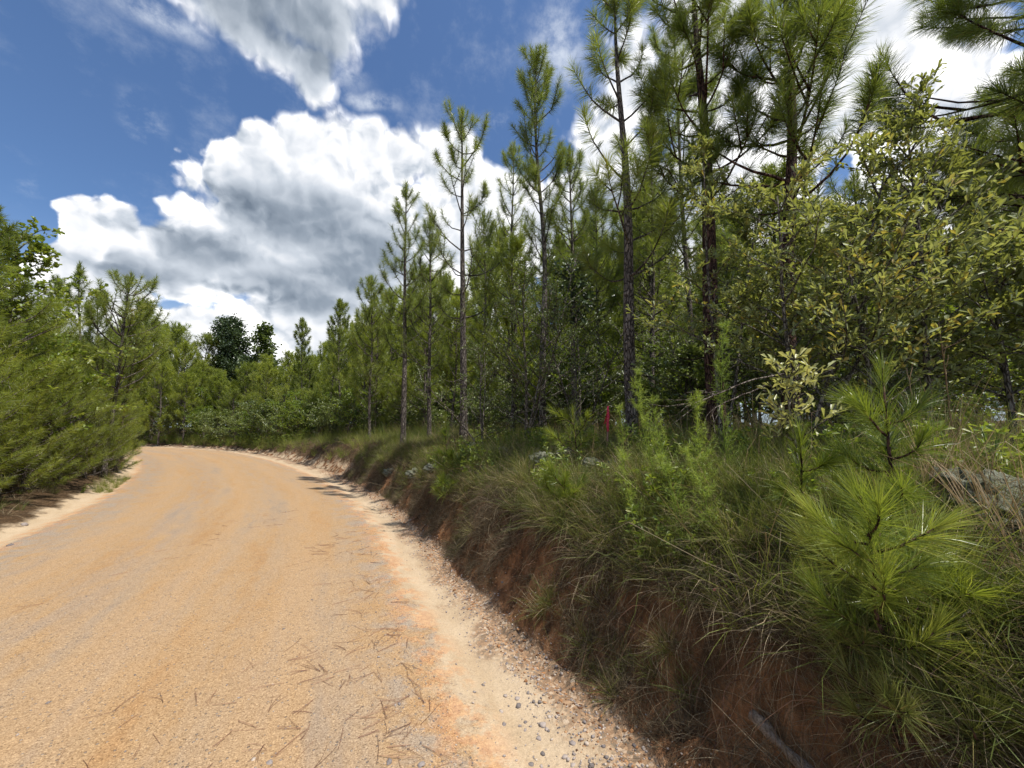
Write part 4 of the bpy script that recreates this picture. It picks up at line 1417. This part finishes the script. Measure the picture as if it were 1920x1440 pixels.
lich = [(1860, 965, 2.3, 0.17), (1905, 1000, 2.1, 0.12), (1800, 960, 2.4, 0.09), (1018, 872, 4.9, 0.13), (1060, 862, 4.9, 0.10), (1110, 880, 4.5, 0.09), (780, 832, 8.8, 0.13), (810, 842, 8.0, 0.10),
        (885, 843, 7.0, 0.12), (940, 852, 6.2, 0.10), (735, 826, 10.5, 0.12), (1150, 880, 4.2, 0.07), (985, 868, 5.2, 0.08)]
LPOS = []
for (px, py, dist, r) in lich:
    h_ = hit(px, py, 30)
    if abs(np.linalg.norm(h_ - np.array([0, 0, EYE])) - dist) > 1.6:
        d = ray(px, py)
        q_ = np.array([0, 0, EYE]) + d / np.linalg.norm(d) * dist
        h_ = np.array([q_[0], q_[1], H(q_[0], q_[1])])
    LPOS.append(h_)
rng = np.random.default_rng(900)
PX, PY, PZ, PR, PS, PI = [], [], [], [], [], []


def sow(n, s0, s1, q0, q1, kinds, scl, amt=0.6, spow=1.5, left=False, upow=1.0, patch=None, sink=0.0):
    s, u, x, y, z = bank_points(rng, n, s0, s1, q0, q1, spow, left, upow)
    keep = np.ones(n, bool)
    if patch:
        keep &= (fbm(x * patch[0], y * patch[0], 3, patch[2]) > patch[1])
    keep &= np.hypot(x, y) > 1.0
    if not left and q0 > 0.2:
        keep &= (u - 0.66) > np.interp(s, [0, 4, 8], [0.38, 0.33, 0.20]) + 0.34 * fbm(x * 1.1, y * 1.1, 2, 93)
    for (a_, b_, c_), (_, _, dd_, r_) in zip(LPOS, lich):
        # keep the cushions and the strip before them (towards the camera) free of tall tufts
        dn = math.hypot(a_, b_)
        along = (x * a_ + y * b_) / dn
        side_ = np.abs(x * b_ - y * a_) / dn
        keep &= ~((side_ < r_ * 1.1) & (along > dn - 0.55) & (along < dn + r_))
    s, u, x, y, z = s[keep], u[keep], x[keep], y[keep], z[keep]
    m = len(x)
    PX.append(x)
    PY.append(y)
    PZ.append(z - sink)
    PR.append(tilt_to_slope(rng, x, y, s, u, amt, left))
    PS.append(scl[0] + (scl[1] - scl[0]) * rng.random(m))
    PI.append(rng.choice(kinds, m))


# bank: dry thatch, green tufts, hanging roots
sow(1900, 0.2, 14, 0.32, 2.4, [3, 4, 5, 3, 4, 5, 12, 13], (0.55, 1.15), 0.8, 1.5)
sow(700, 0.2, 14, 0.14, 0.6, [3, 4, 5, 12, 14, 15], (0.3, 0.8), 1.0, 1.4, patch=(1.6, 0.0, 74))
sow(1400, 0.1, 7, 0.33, 1.3, [14, 15, 14, 15, 13, 4, 4, 0], (0.4, 1.15), 0.6, 1.2)
sow(2900, 0.2, 14, 0.35, 2.6, [0, 1, 2, 14, 15, 2, 3], (0.5, 1.15), 0.7, 1.5, patch=(1.3, -0.22, 71))
sow(520, 0.2, 12, 0.15, 0.6, [12, 13, 12, 4], (0.6, 1.1), 1.3, 1.3)
sow(760, 0.3, 12, 0.5, 2.8, [6, 7, 6, 7, 18, 19], (0.5, 1.0), 0.35, 1.3, patch=(0.9, -0.12, 72))
sow(90, 1.0, 12, 1.0, 3.0, [8, 9], (0.5, 1.0), 0.3, 1.2, patch=(0.9, 0.05, 73))
sow(170, 0.4, 9, 0.5, 2.4, [10, 11], (0.6, 1.4), 0.5, 1.2)
sow(240, 0.3, 9, 0.4, 2.4, [18, 19], (0.5, 1.2), 0.6, 1.2)
sow(1500, 12, 34, 0.5, 4.5, [0, 1, 2, 3, 4, 5, 6], (0.8, 1.5), 0.5, 1.2, upow=0.9)
sow(900, 1.0, 22, 2.4, 9, [3, 4, 5, 0, 6, 8, 9, 6], (0.8, 1.5), 0.1, 1.2)
sow(420, 0.2, 11, 0.3, 2.2, [16, 17], (0.5, 1.1), 0.7, 1.2)
sow(600, 4, 14, 0.04, 0.4, [3, 4, 5, 12], (0.4, 0.9), 1.0, 1.1)
# left verge and the weeds at its margin
sow(900, 2, 26, 0.75, 3.5, [3, 4, 5, 0, 1, 3, 4], (0.5, 1.1), 0.1, 1.3, left=True)
sow(40, 14.5, 18.5, 0.05, 0.5, [0, 1, 2, 6], (0.5, 0.9), 0.1, 1.0, left=True)
sow(420, 26, 52, 0.5, 2.4, [0, 1, 2, 6, 10], (1.2, 2.2), 0.1, 1.0)
scatter('grass', tuft_sources, np.concatenate(PX), np.concatenate(PY), np.concatenate(PZ), np.vstack(PR), np.concatenate(PS), np.concatenate(PI),
        'mixed green and dry brown grass tufts covering the bank and verges')

# right corner: broomsedge clumps standing as plants of their own
GB = 'straw-coloured broomsedge clumps at the right'
for k, (px, py, dist, hh) in enumerate([(1835, 800, 2.7, 0.75), (1900, 820, 2.4, 0.8), (1755, 770, 3.1, 0.8), (1700, 780, 2.9, 0.9), (1060, 800, 5.6, 0.8)]):
    mb = tuft(680 + k, 60, hh, 0.0042, 0.06, 17, 0.28, 0.6, 0.25)
    d = ray(px, py)
    pt = np.array([0, 0, EYE]) + d / np.linalg.norm(d) * dist
    o = link('broomsedge_clump', mb.mesh('broomsedge_clump', M_STRAW), None, (pt[0], pt[1], H(pt[0], pt[1])))
    tag(o, ['straw clump leaning before the right-hand oak shrub', 'straw clump against the right edge of the frame', 'straw clump under the tall thin oak', 'straw clump left behind the largest seedling',
            'straw-tipped clump arching up left of the red stake'][k], 'grass clump', GB)


# ------------------------------------------------------------------ dog fennel
def fennel(seed, px, py, dist, tip, label):
    rng = np.random.default_rng(seed)
    d = ray(px, py)
    f = np.array([0, 0, EYE]) + d / np.linalg.norm(d) * dist
    foot = np.array([f[0], f[1], H(f[0], f[1])])
    top = P(tip[0], tip[1], foot[1]) - foot
    n = 12
    t = np.linspace(0, 1, n)[:, None]
    pts = top * t + np.array([0.05, 0, 0]) * np.sin(t * 3.1) * rng.choice([-1, 1])
    pts[0, 2] -= 0.05
    st, lf = MB(), MB()
    tube(st, pts, np.linspace(0.0045, 0.0015, n), 5, 0.6)
    L = np.linalg.norm(top)
    for k in range(int(L * 75)):
        f = 0.12 + 0.86 * rng.random()
        p0 = np.array([np.interp(f, t[:, 0], pts[:, q]) for q in range(3)])
        ln = (0.17 - 0.12 * f) * (0.6 + 0.7 * rng.random())
        bp = bpath(p0, rng.random() * 6.3, 35, 65, ln, rng, 4, 0.1)
        m = 22
        c = rng.random(m) * 2.999
        ii = c.astype(int)
        b = bp[ii] + (bp[ii + 1] - bp[ii]) * (c - ii)[:, None]
        ax = unit(bp[-1] - bp[0])
        dd = unit(ax * 0.7 + rng.normal(size=(m, 3)) * 0.6)
        ribbons(lf, b, dd, 0.040 * (0.6 + 0.8 * rng.random(m)), 0.0028, rng, 0.05, 0.1, np.clip(0.6 + 0.2 * rng.normal(size=m) + 0.2 * f, 0, 1), 1)
    e = link('dog_fennel', None, None, foot)
    tag(e, label, 'weed', 'feathery dog fennel stems on the bank')
    link('stem', st.mesh('stem', M_FENNEL), e)
    link('leaves', lf.mesh('leaves', M_FENNEL), e)


for k, (px, py, dist, tip, lb) in enumerate([
        (1250, 960, 3.3, (1193, 690), 'tallest feathery weed crossing in front of the nearest grey trunk'),
        (1290, 930, 3.2, (1222, 745), 'feathery weed leaning just right of the nearest grey trunk'),
        (1345, 930, 3.0, (1308, 735), 'upright feathery weed left of the pink flower sprig'),
        (1275, 1010, 2.8, (1230, 850), 'yellow-green feathery weed low in front of the fennel group'),
        (1160, 880, 3.9, (1158, 760), 'short feathery weed right beside the red stake'),
        (1215, 1000, 3.1, (1170, 850), 'leftmost low feathery weed under the red stake'),
        (1330, 1000, 2.7, (1285, 840), 'rightmost low feathery weed beside the hollow'),
        (1365, 800, 3.3, (1360, 600), 'thin feathery weed before the red-brown trunk')]):
    fennel(700 + k, px, py, dist, tip, lb)

# ------------------------------------------------------------------ small plants and things on the bank
# red survey stake
d = P(1138, 832, 5.0)
z0 = H(d[0], d[1])
tp = P(1140, 762, 5.0)
mk, Nk = mat('red_ribbon')
oc_ = Nk.n('ShaderNodeTexCoord').outputs['Object']
out(Nk, bsdf(Nk, Nk.mix(Nk.noise(oc_, 30, 3), (0.55, 0.02, 0.05), (0.75, 0.06, 0.12)), 0.45, 0.4))
mw, Nw = mat('stake_wood')
oc_ = Nw.n('ShaderNodeTexCoord').outputs['Object']
out(Nw, bsdf(Nw, Nw.mix(Nw.noise(Nw.v('MULTIPLY', oc_, (40, 40, 4)), 3, 3), (0.30, 0.13, 0.11), (0.48, 0.27, 0.22)), 0.8, 0.2))
e = link('survey_stake', None, None, (d[0], d[1], z0))
tag(e, 'thin stake wrapped in red flagging ribbon, beside the nearest grey pine trunk', 'survey stake')
hh = tp[2] - z0
mb = MB()
lean = np.array([tp[0] - d[0], 0, hh])
pts = np.stack([lean * q for q in (0, 0.3, 0.6, 1.0)])
pts[0, 2] = -0.15
tube(mb, pts, [0.012, 0.012, 0.012, 0.010], 4)
link('stake', mb.mesh('stake', mw, smooth=False), e)
mb = MB()
pts = np.stack([lean * q for q in (0.50, 0.6, 0.7, 0.8, 0.9, 1.01)])
tube(mb, pts + np.random.default_rng(3).normal(size=pts.shape) * 0.002, [0.014, 0.019, 0.016, 0.020, 0.017, 0.012], 7)
rngk = np.random.default_rng(4)
for q in range(3):
    p0 = lean * (0.98 - 0.04 * q)
    cur = [p0]
    a = rngk.uniform(2.5, 4.5)
    for k in range(6):
        cur.append(cur[-1] + np.array([math.cos(a) * 0.008, math.sin(a) * 0.008, -0.032 + rngk.normal() * 0.004]))
    cur = np.array(cur)
    sd_ = np.array([0.010, 0.006, 0])
    V = np.stack([cur - sd_, cur + sd_], 1).reshape(-1, 3)
    F = []
    for k in range(6):
        F += [(2 * k, 2 * k + 1, 2 * k + 3), (2 * k, 2 * k + 3, 2 * k + 2)]
    mb.add(V, F)
link('ribbon', mb.mesh('ribbon', mk), e)

# dead bare branch lying across the shrubs
def branchy(name, pts, r, twigs, label, cat, mt, seed, tl=0.3):
    rng = np.random.default_rng(seed)
    pts = np.array(pts)
    o0 = pts[0].copy()
    mb = MB()
    q = pts - o0
    tt = np.linspace(0, 1, len(q))
    fine_ = np.linspace(0, 1, len(q) * 4)
    path = np.stack([np.interp(fine_, tt, q[:, k]) for k in range(3)], 1)
    for _ in range(3):
        path[1:-1] = (path[:-2] + 2 * path[1:-1] + path[2:]) / 4
    path[1:-1] += rng.normal(size=(len(path) - 2, 3)) * r * 0.5
    tube(mb, path, np.linspace(r, r * 0.35, len(path)), 7)
    e = link(name, None, None, o0)
    tag(e, label, cat)
    link('stem', mb.mesh('stem', mt), e)
    for k in range(twigs):
        i = rng.integers(len(path) // 4, len(path) - 1)
        dr = unit(path[i] - path[i - 1])
        a = unit(dr + rng.normal(size=3) * 0.6)
        L = tl * (0.4 + 0.8 * rng.random())
        pp = [path[i]]
        for j in range(5):
            a = unit(a + rng.normal(size=3) * 0.18)
            pp.append(pp[-1] + a * L / 5)
        m2 = MB()
        tube(m2, pp, np.linspace(r * 0.45, r * 0.15, 6), 5)
        link('twig', m2.mesh('twig', mt), e)
    return e


branchy('dead_branch', [P(1475, 700, 2.7), P(1400, 715, 2.7), P(1340, 740, 2.7), P(1285, 765, 2.7)], 0.006, 8, 'bare pale dead branch reaching left before the red-brown trunk', 'dead branch', M_DEAD, 31, 0.28)
branchy('dead_branch', [P(1440, 720, 2.7), P(1380, 745, 2.7), P(1330, 770, 2.7), P(1322, 790, 2.7)], 0.005, 5, 'second bare branch hanging just below the first before the red-brown trunk', 'dead branch', M_DEAD, 32, 0.22)
# long curved lower branch of the near pine
h1 = hit(1160, 1180)
branchy('bent_reed', [h1 + np.array([-0.02, 0, 0.0]), P(1195, 1155, h1[1]), P(1225, 1110, h1[1] - 0.02), P(1255, 1086, h1[1] - 0.02), P(1275, 1100, h1[1] - 0.02)], 0.0035, 2,
        'bent straw-coloured reed leaning over the red clay at the bank foot', 'dry stem', M_STRAW, 33, 0.08)
branchy('dead_weed', [P(1745, 1270, 1.40), P(1765, 1215, 1.40), P(1790, 1170, 1.40), P(1822, 1140, 1.40)], 0.0035, 9,
        'bleached dead weed with curled head among the needles at lower right', 'dry stem', M_DEAD, 34, 0.05)
branchy('dead_weed', [P(1700, 690, 2.6), P(1712, 760, 2.6), P(1720, 830, 2.6)][::-1], 0.006, 6, 'brown dead seed stalk standing under the tall thin oak', 'dry stem', M_STRAW, 35, 0.16)
branchy('dead_weed', [P(1760, 600, 2.7), P(1772, 700, 2.7), P(1785, 800, 2.7)][::-1], 0.006, 6, 'taller brown dead stalk with tattered top right of the tall thin oak', 'dry stem', M_STRAW, 36, 0.16)
# weathered log at the bottom
a_ = hit(1410, 1345)
b_ = hit(1500, 1440)
rng = np.random.default_rng(55)
mb = MB()
off = np.array([-0.015, -0.02, 0.03])
pp = np.linspace(0, 1, 14)[:, None] * (b_ - a_) * 1.35
pp = pp + rng.normal(size=pp.shape) * 0.002
tube(mb, pp, 0.020 + 0.006 * np.sin(np.linspace(0, 9, 14)) + rng.random(14) * 0.004, 10)
V = np.vstack(mb.V)
mlog, Nlg = mat('grey_weathered_wood')
oc_ = Nlg.n('ShaderNodeTexCoord').outputs['Object']
gr_ = Nlg.noise(Nlg.v('MULTIPLY', oc_, (20, 20, 20)), 3, 6, 0.7)
out(Nlg, bsdf(Nlg, Nlg.ramp(gr_, [(0.35, (0.10, 0.075, 0.055)), (0.55, (0.24, 0.19, 0.15)), (0.75, (0.38, 0.32, 0.26))]), 0.9, 0.1, bump(Nlg, gr_, 0.8, 0.01)))
o = link('broken_log', mb.mesh('broken_log', mlog), None, a_ + off)
tag(o, 'short weathered stick of wood lying on the red clay at the bottom edge', 'log')

# pink-leaved sprig and low weeds that can be told apart
mp, Np = mat('pink_leaf')
out(Np, bsdf(Np, Np.ramp(attr(Np, 'tint'), [(0, (0.10, 0.15, 0.04)), (0.6, (0.42, 0.12, 0.10)), (1, (0.60, 0.20, 0.18))]), 0.45, 0.4))


def small_plant(name, seed, p, n, hgt, leaf, lw, mt, label, cat='plant', stems=5, ti=0.5):
    rng = np.random.default_rng(seed)
    st, lf = MB(), MB()
    for k in range(stems):
        pth = bpath((rng.normal() * 0.02, rng.normal() * 0.02, -0.03), rng.random() * 6.3, 50, 80, hgt * (0.6 + 0.5 * rng.random()), rng, 6, 0.15)
        tube(st, pth, np.linspace(0.003, 0.0015, 6), 4)
        c = 1 + rng.random(n) * 3.99
        ii = c.astype(int)
        b = pth[ii] + (pth[np.minimum(ii + 1, 5)] - pth[ii]) * (c - ii)[:, None]
        d = unit(rng.normal(size=(n, 3)) + np.array([0, 0, 0.5]))
        leaf_cards(lf, b, d, unit(rng.normal(size=(n, 3)) * 0.4 + np.array([0, 0, 1.0])), leaf * (0.6 + 0.6 * rng.random(n)), lw, np.clip(ti + rng.normal(size=n) * 0.2, 0, 1))
    e = link(name, None, None, p)
    tag(e, label, cat)
    link('stem', st.mesh('stem', M_TWIG), e)
    link('leaves', lf.mesh('leaves', mt, smooth=False), e)


def on(px, py, dist):
    d = ray(px, py)
    p = np.array([0, 0, EYE]) + d / np.linalg.norm(d) * dist
    return np.array([p[0], p[1], H(p[0], p[1])])


small_plant('blueberry_sprig', 801, on(1345, 950, 2.5), 14, 0.22, 0.03, 0.014, mp, 'low sprig with pinkish red leaves beside the dark hollow', ti=0.55)
small_plant('leafy_weed', 802, hit(1340, 1090), 12, 0.20, 0.04, 0.016, M_BRIGHT, 'light green leafy weed in the grass below the pink sprig', 'weed')
small_plant('leafy_weed', 803, hit(1500, 1060), 16, 0.24, 0.035, 0.013, M_BRIGHT, 'green leafy weed left of the yellow-green low seedling', 'weed', ti=0.35)
small_plant('leafy_weed', 804, on(990, 850, 5.6), 16, 0.35, 0.06, 0.024, M_BRIGHT, 'bright leafy weed beside the pale lichen under the middle shrub', 'weed')
small_plant('roadside_weed', 805, hit(150, 925), 14, 0.28, 0.04, 0.022, M_BRIGHT, 'small leafy weed in the sand at the left verge', 'weed', ti=0.4)
small_plant('roadside_weed', 806, hit(690, 870), 16, 0.4, 0.05, 0.03, M_BRIGHT, 'yellow-green leafy weed on the bank face halfway to the bend', 'weed', ti=0.7)

# ------------------------------------------------------------------ lichen cushions
ml, Nl = mat('reindeer_lichen')
oc_ = Nl.n('ShaderNodeTexCoord').outputs['Object']
lf_ = Nl.noise(oc_, 60, 5, 0.7)
out(Nl, bsdf(Nl, Nl.ramp(lf_, [(0.3, (0.06, 0.06, 0.04)), (0.5, (0.20, 0.205, 0.15)), (0.7, (0.40, 0.41, 0.31))]), 0.95, 0.1, bump(Nl, lf_, 1.0, 0.03)))


def icos(sub=2):
    import bmesh
    bm = bmesh.new()
    bmesh.ops.create_icosphere(bm, subdivisions=sub, radius=1.0)
    v = np.array([q.co[:] for q in bm.verts])
    f = np.array([[q.index for q in p.verts] for p in bm.faces])
    bm.free()
    return v, f


I3v, I3f = icos(4)
I1v, I1f = icos(2)


def n3(v, sc, seed):
    return fbm(v[:, 0] * sc + v[:, 2] * 1.7 * sc, v[:, 1] * sc - v[:, 2] * 1.3 * sc, 3, seed)


for k, (px, py, dist, r) in enumerate(lich):
    h_ = LPOS[k]
    r *= 1.35
    v = I3v * (1 + 0.55 * n3(I3v, 2.2, 60 + k)[:, None] + 0.45 * n3(I3v, 6.0, 90 + k)[:, None] + 0.2 * rng.normal(size=(len(I3v), 1)) * 0.35) * np.array([r, r, r * 0.62])
    mb = MB()
    mb.add(v, I3f)
    o = link('lichen_clump', mb.mesh('lichen_clump', ml), None, h_ + np.array([0, 0, r * 0.28]))
    tag(o, ['largest pale lichen cushion on the bank top at the right edge', 'pale lichen cushion right of the largest one, at the frame edge', 'small pale lichen cushion left of the largest one',
            'pale lichen cushion above the small seedling under the middle shrub', 'lichen cushion between the stake seedling and the small one', 'lichen cushion in the hollow under the red stake',
            'round lichen cushion at the bank crest below the open pine', 'lichen cushion just right of the round one on the crest', 'grey lichen cushion on the crest left of the leafy weed',
            'grey lichen cushion right below the leafy weed', 'farthest small lichen cushion on the crest by the leftmost tall pine', 'small lichen cushion under the low feathery weeds',
            'small lichen cushion left of the seedling under the middle shrub'][k], 'lichen', 'pale lichen cushions on the bank')

# ------------------------------------------------------------------ stones, pebbles and fallen needles
ms_, Ns = mat('grey_stone')
oc_ = Ns.n('ShaderNodeTexCoord').outputs['Object']
rn = Ns.n('ShaderNodeObjectInfo').outputs['Random']
tn = attr(Ns, 'tint')
sf = Ns.noise(oc_, 60, 5, 0.7)
sc_ = Ns.ramp(Ns.m('ADD', Ns.m('MULTIPLY', sf, 0.5), Ns.m('MULTIPLY', tn, 0.5)), [(0.2, (0.11, 0.095, 0.09)), (0.45, (0.24, 0.205, 0.19)), (0.65, (0.37, 0.31, 0.27)), (0.85, (0.58, 0.48, 0.36))])
out(Ns, bsdf(Ns, sc_, 0.8, 0.3, bump(Ns, sf, 0.6, 0.005)))
rng = np.random.default_rng(66)


def stone_verts(rng, r):
    v = I1v * (1 + 0.30 * rng.normal(size=(len(I1v), 1)) * 0.35 + 0.5 * n3(I1v, 1.4, int(rng.integers(999)))[:, None])
    return v * r * np.array([1, 0.6 + 0.4 * rng.random(), 0.45 + 0.3 * rng.random()])


# larger stones, each its own thing
sgroup = 'loose grey stones on the sandy verge'
for k, (px, py, r) in enumerate([(972, 1325, 0.020), (970, 1310, 0.014), (940, 1335, 0.012), (905, 1285, 0.010), (990, 1300, 0.013), (1010, 1275, 0.011), (985, 1355, 0.010), (1018, 1360, 0.018), (1030, 1345, 0.013), (945, 1360, 0.012),
                                  (975, 1362, 0.010), (1075, 1395, 0.017), (1100, 1395, 0.012), (1060, 1420, 0.014), (1010, 1385, 0.013), (1025, 1368, 0.011), (985, 1370, 0.012), (890, 1215, 0.010), (950, 1245, 0.011), (960, 1250, 0.009),
                                  (1075, 1435, 0.014), (790, 1435, 0.016), (730, 1430, 0.014), (505, 1432, 0.014), (475, 1425, 0.010), (532, 1180, 0.010), (585, 1125, 0.010), (90, 1318, 0.010), (995, 1435, 0.014), (1015, 1438, 0.011),
                                  (45, 985, 0.050), (20, 1023, 0.035), (895, 1150, 0.010), (905, 1160, 0.009)]):
    p = hit(px, py, 20)
    mb = MB()
    v = stone_verts(rng, r * 1.15)
    mb.add(v, I1f, rng.random())
    o = link('stone', mb.mesh('stone', ms_, smooth=False), None, p + np.array([0, 0, r * 0.12]))
    o.rotation_euler = (0, 0, rng.uniform(0, 6.3))
    tag(o, 'angular grey stone lying loose on the pale sand below the bank' if px > 850 else ('grey stone on the packed sand of the road' if px > 60 and py > 1100 else 'tan rounded stone on the sand by the left saplings'),
        'stone', sgroup if px > 850 else ('scattered stones on the road' if px > 60 and py > 1100 else 'stones on the left verge'))

# fine pebbles as one heap of gravel
mb = MB()
I0v, I0f = icos(1)
N_ = 9500
s = 0.6 + 15 * rng.random(N_) ** 2.0
zone = rng.random(N_)
u = np.where(zone < 0.25, rng.normal(size=N_) * 0.12 - 0.18, np.where(zone < 0.86, 0.56 + rng.normal(size=N_) * 0.14, -ROADW * rng.random(N_)))
xx, yy = to_xy(s, u)
zz = HT(s, u, xx, yy)
rad = np.exp(rng.normal(size=N_) * 0.42) * np.where(zone < 0.25, 0.0035, np.where(zone < 0.86, 0.0058, 0.0032))
rad = np.clip(rad, 0.002, 0.016)
for k in range(N_):
    if abs(xx[k]) > 1.5 * max(yy[k], 0.1) or yy[k] < 1.2:
        continue
    v = I0v * (1 + 0.18 * rng.normal(size=(len(I0v), 1))) * rad[k] * np.array([1, 0.75, 0.55])
    c, sn = math.cos(k), math.sin(k)
    v = np.stack([v[:, 0] * c - v[:, 1] * sn, v[:, 0] * sn + v[:, 1] * c, v[:, 2]], 1)
    mb.add(v + np.array([xx[k], yy[k], zz[k] + rad[k] * 0.2]), I0f, rng.random())
tag(link('gravel', mb.mesh('gravel', ms_, smooth=False)), 'small grey and tan pebbles strewn along the road margin', kind='stuff')

# crumbled clay clods on the cut face and its foot
mcl, Ncl = mat('clay_clod')
oc_ = Ncl.n('ShaderNodeTexCoord').outputs['Object']
cf = Ncl.noise(oc_, 45, 5, 0.7)
out(Ncl, bsdf(Ncl, Ncl.ramp(Ncl.m('ADD', Ncl.m('MULTIPLY', cf, 0.5), Ncl.m('MULTIPLY', attr(Ncl, 'tint'), 0.5)), [(0.2, (0.07, 0.04, 0.026)), (0.45, (0.20, 0.10, 0.05)), (0.65, (0.38, 0.19, 0.085)), (0.85, (0.48, 0.34, 0.22))]),
              0.95, 0.1, bump(Ncl, cf, 0.8, 0.006)))
mb = MB()
rng = np.random.default_rng(69)
N_ = 5200
s = 0.3 + 16 * rng.random(N_) ** 1.7
u = 0.66 + rng.random(N_) * 0.50 - 0.22
xx, yy = to_xy(s, u)
zz = HT(s, u, xx, yy)
for k in range(N_):
    if abs(xx[k]) > 1.5 * max(yy[k], 0.1):
        continue
    r = float(np.clip(0.0075 * math.exp(rng.normal() * 0.5), 0.003, 0.02)) * min(1.0, 0.55 + 0.06 * yy[k])
    v = I0v * (1 + 0.38 * rng.normal(size=(len(I0v), 1))) * r * np.array([1, 0.8, 0.75])
    mb.add(v + np.array([xx[k], yy[k], zz[k]]), I0f, rng.random())
tag(link('clay_clods', mb.mesh('clay_clods', mcl, smooth=False)), 'crumbled red-brown clay clods on the cut face of the bank', kind='stuff')
# thin roots hanging out of the cut
mb = MB()
for k in range(420):
    s = 0.4 + 12 * rng.random() ** 1.4
    u = 0.66 + 0.22 + 0.25 * rng.random()
    x, y = to_xy(s, u)
    nx, ny = float(np.interp(s, RS, RN[:, 0])), float(np.interp(s, RS, RN[:, 1]))
    p = np.array([float(x), float(y), float(HT(s, u))])
    d = np.array([-nx, -ny, 0.35]) + rng.normal(size=3) * 0.35
    pts = [p]
    L = 0.12 + 0.28 * rng.random()
    for j in range(6):
        d = unit(d + np.array([0, 0, -0.42]) + rng.normal(size=3) * 0.18)
        pts.append(pts[-1] + d * L / 6)
    tube(mb, pts, np.linspace(0.0022, 0.0007, 7), 3, rng.random())
tag(link('roots', mb.mesh('roots', M_FALLEN)), 'thin brown roots dangling from the cut bank', kind='stuff')

# fallen pine needles on the road
mb = MB()
rng = np.random.default_rng(67)
cnt = 0
while cnt < 330:
    s = 0.8 + 8.5 * rng.random() ** 1.35
    u = -0.15 - abs(rng.normal()) * 1.25
    if u < -4.2:
        continue
    x, y = to_xy(s, u)
    x, y = float(x), float(y)
    if float(fbm(x * 0.9, y * 0.9, 2, 88)) < -0.10 + 0.3 * rng.random():
        continue
    cnt += 1
    a = rng.random() * math.pi * 2
    k = rng.choice([1, 2, 3], p=[0.35, 0.35, 0.3])
    L = 0.10 + 0.10 * rng.random()
    ti = rng.random()
    for q in range(k):
        aa = a + rng.normal() * 0.12
        bend = rng.normal() * 0.5
        n = 6
        pts = [np.array([x, y])]
        for j in range(n - 1):
            pts.append(pts[-1] + np.array([math.cos(aa), math.sin(aa)]) * L / (n - 1))
            aa += bend / n
        pts = np.array(pts)
        zt = H(pts[:, 0], pts[:, 1]) + 0.003 + 0.004 * rng.random()
        w = 0.0008
        tg = unit(np.gradient(pts, axis=0))
        nr = np.stack([-tg[:, 1], tg[:, 0]], 1) * w
        A = np.column_stack([pts - nr, zt])
        B = np.column_stack([pts + nr, zt])
        Cc = np.column_stack([pts, zt + 0.0016])
        V = np.stack([A, Cc, B], 1).reshape(-1, 3)
        F = []
        for j in range(n - 1):
            o_ = 3 * j
            F += [(o_, o_ + 1, o_ + 4), (o_, o_ + 4, o_ + 3), (o_ + 1, o_ + 2, o_ + 5), (o_ + 1, o_ + 5, o_ + 4)]
        mb.add(V, F, ti)
tag(link('fallen_pine_needles', mb.mesh('fallen_pine_needles', M_FALLEN)), 'fallen brown pine needles scattered over the packed sand road', kind='stuff')
# ------------------------------------------------------------------ labels that single out the repeats
bpy.context.view_layer.update()
MARKS = [(-400, 'the left frame edge'), (262, 'the end of the left hedge'), (430, 'the dark round tree'), (566, 'the narrow far spire'), (637, 'the pale-trunked far pine'), (757, 'the leftmost tall pine'),
         (868, 'the open pine'), (1015, 'the narrow pointed pine'), (1185, 'the near grey trunk'), (1345, 'the red-brown trunk'), (1480, 'the bushy dark pine'), (1700, 'the thin tall oak'), (2700, 'the right frame edge')]


def single_out(group, noun):
    bins = {}
    for o in COL.objects:
        if o.get('group') == group and o.get('category'):
            px = 960 + FPX * o.location.x / o.location.y if o.location.y > 0.5 else -300
            k = max([i for i, (a, _) in enumerate(MARKS) if a <= px] or [0])
            k = min(k, len(MARKS) - 2)
            bins.setdefault(k, []).append((o.location.length, o))
    for k, lst in bins.items():
        lst.sort(key=lambda q: q[0])
        for r, (_, o) in enumerate(lst):
            if r < 30:
                nth = 'nearest' if r == 0 else ORD[r + 1] + ' nearest'
                o['label'] = '%s %s between %s and %s' % (nth, noun, MARKS[k][1].replace('the ', ''), MARKS[k + 1][1].replace('the ', ''))


single_out(GROUP_STAND, 'slim pine')
single_out('light green pines beyond the bend', 'light green pine')
single_out('undergrowth shrubs among the trunks', 'shaded low shrub')
single_out('rounded roadside shrubs', 'rounded roadside shrub')
single_out('pine saplings beyond the bend', 'bushy sapling')
single_out('tall pines across the bend', 'far tall pine')
single_out('broad-leaved bushes in the left hedge', 'broad-leaved hedge bush')
print('OBJECTS', len(COL.objects), 'TRIS', sum(len(m.polygons) for m in bpy.data.meshes))
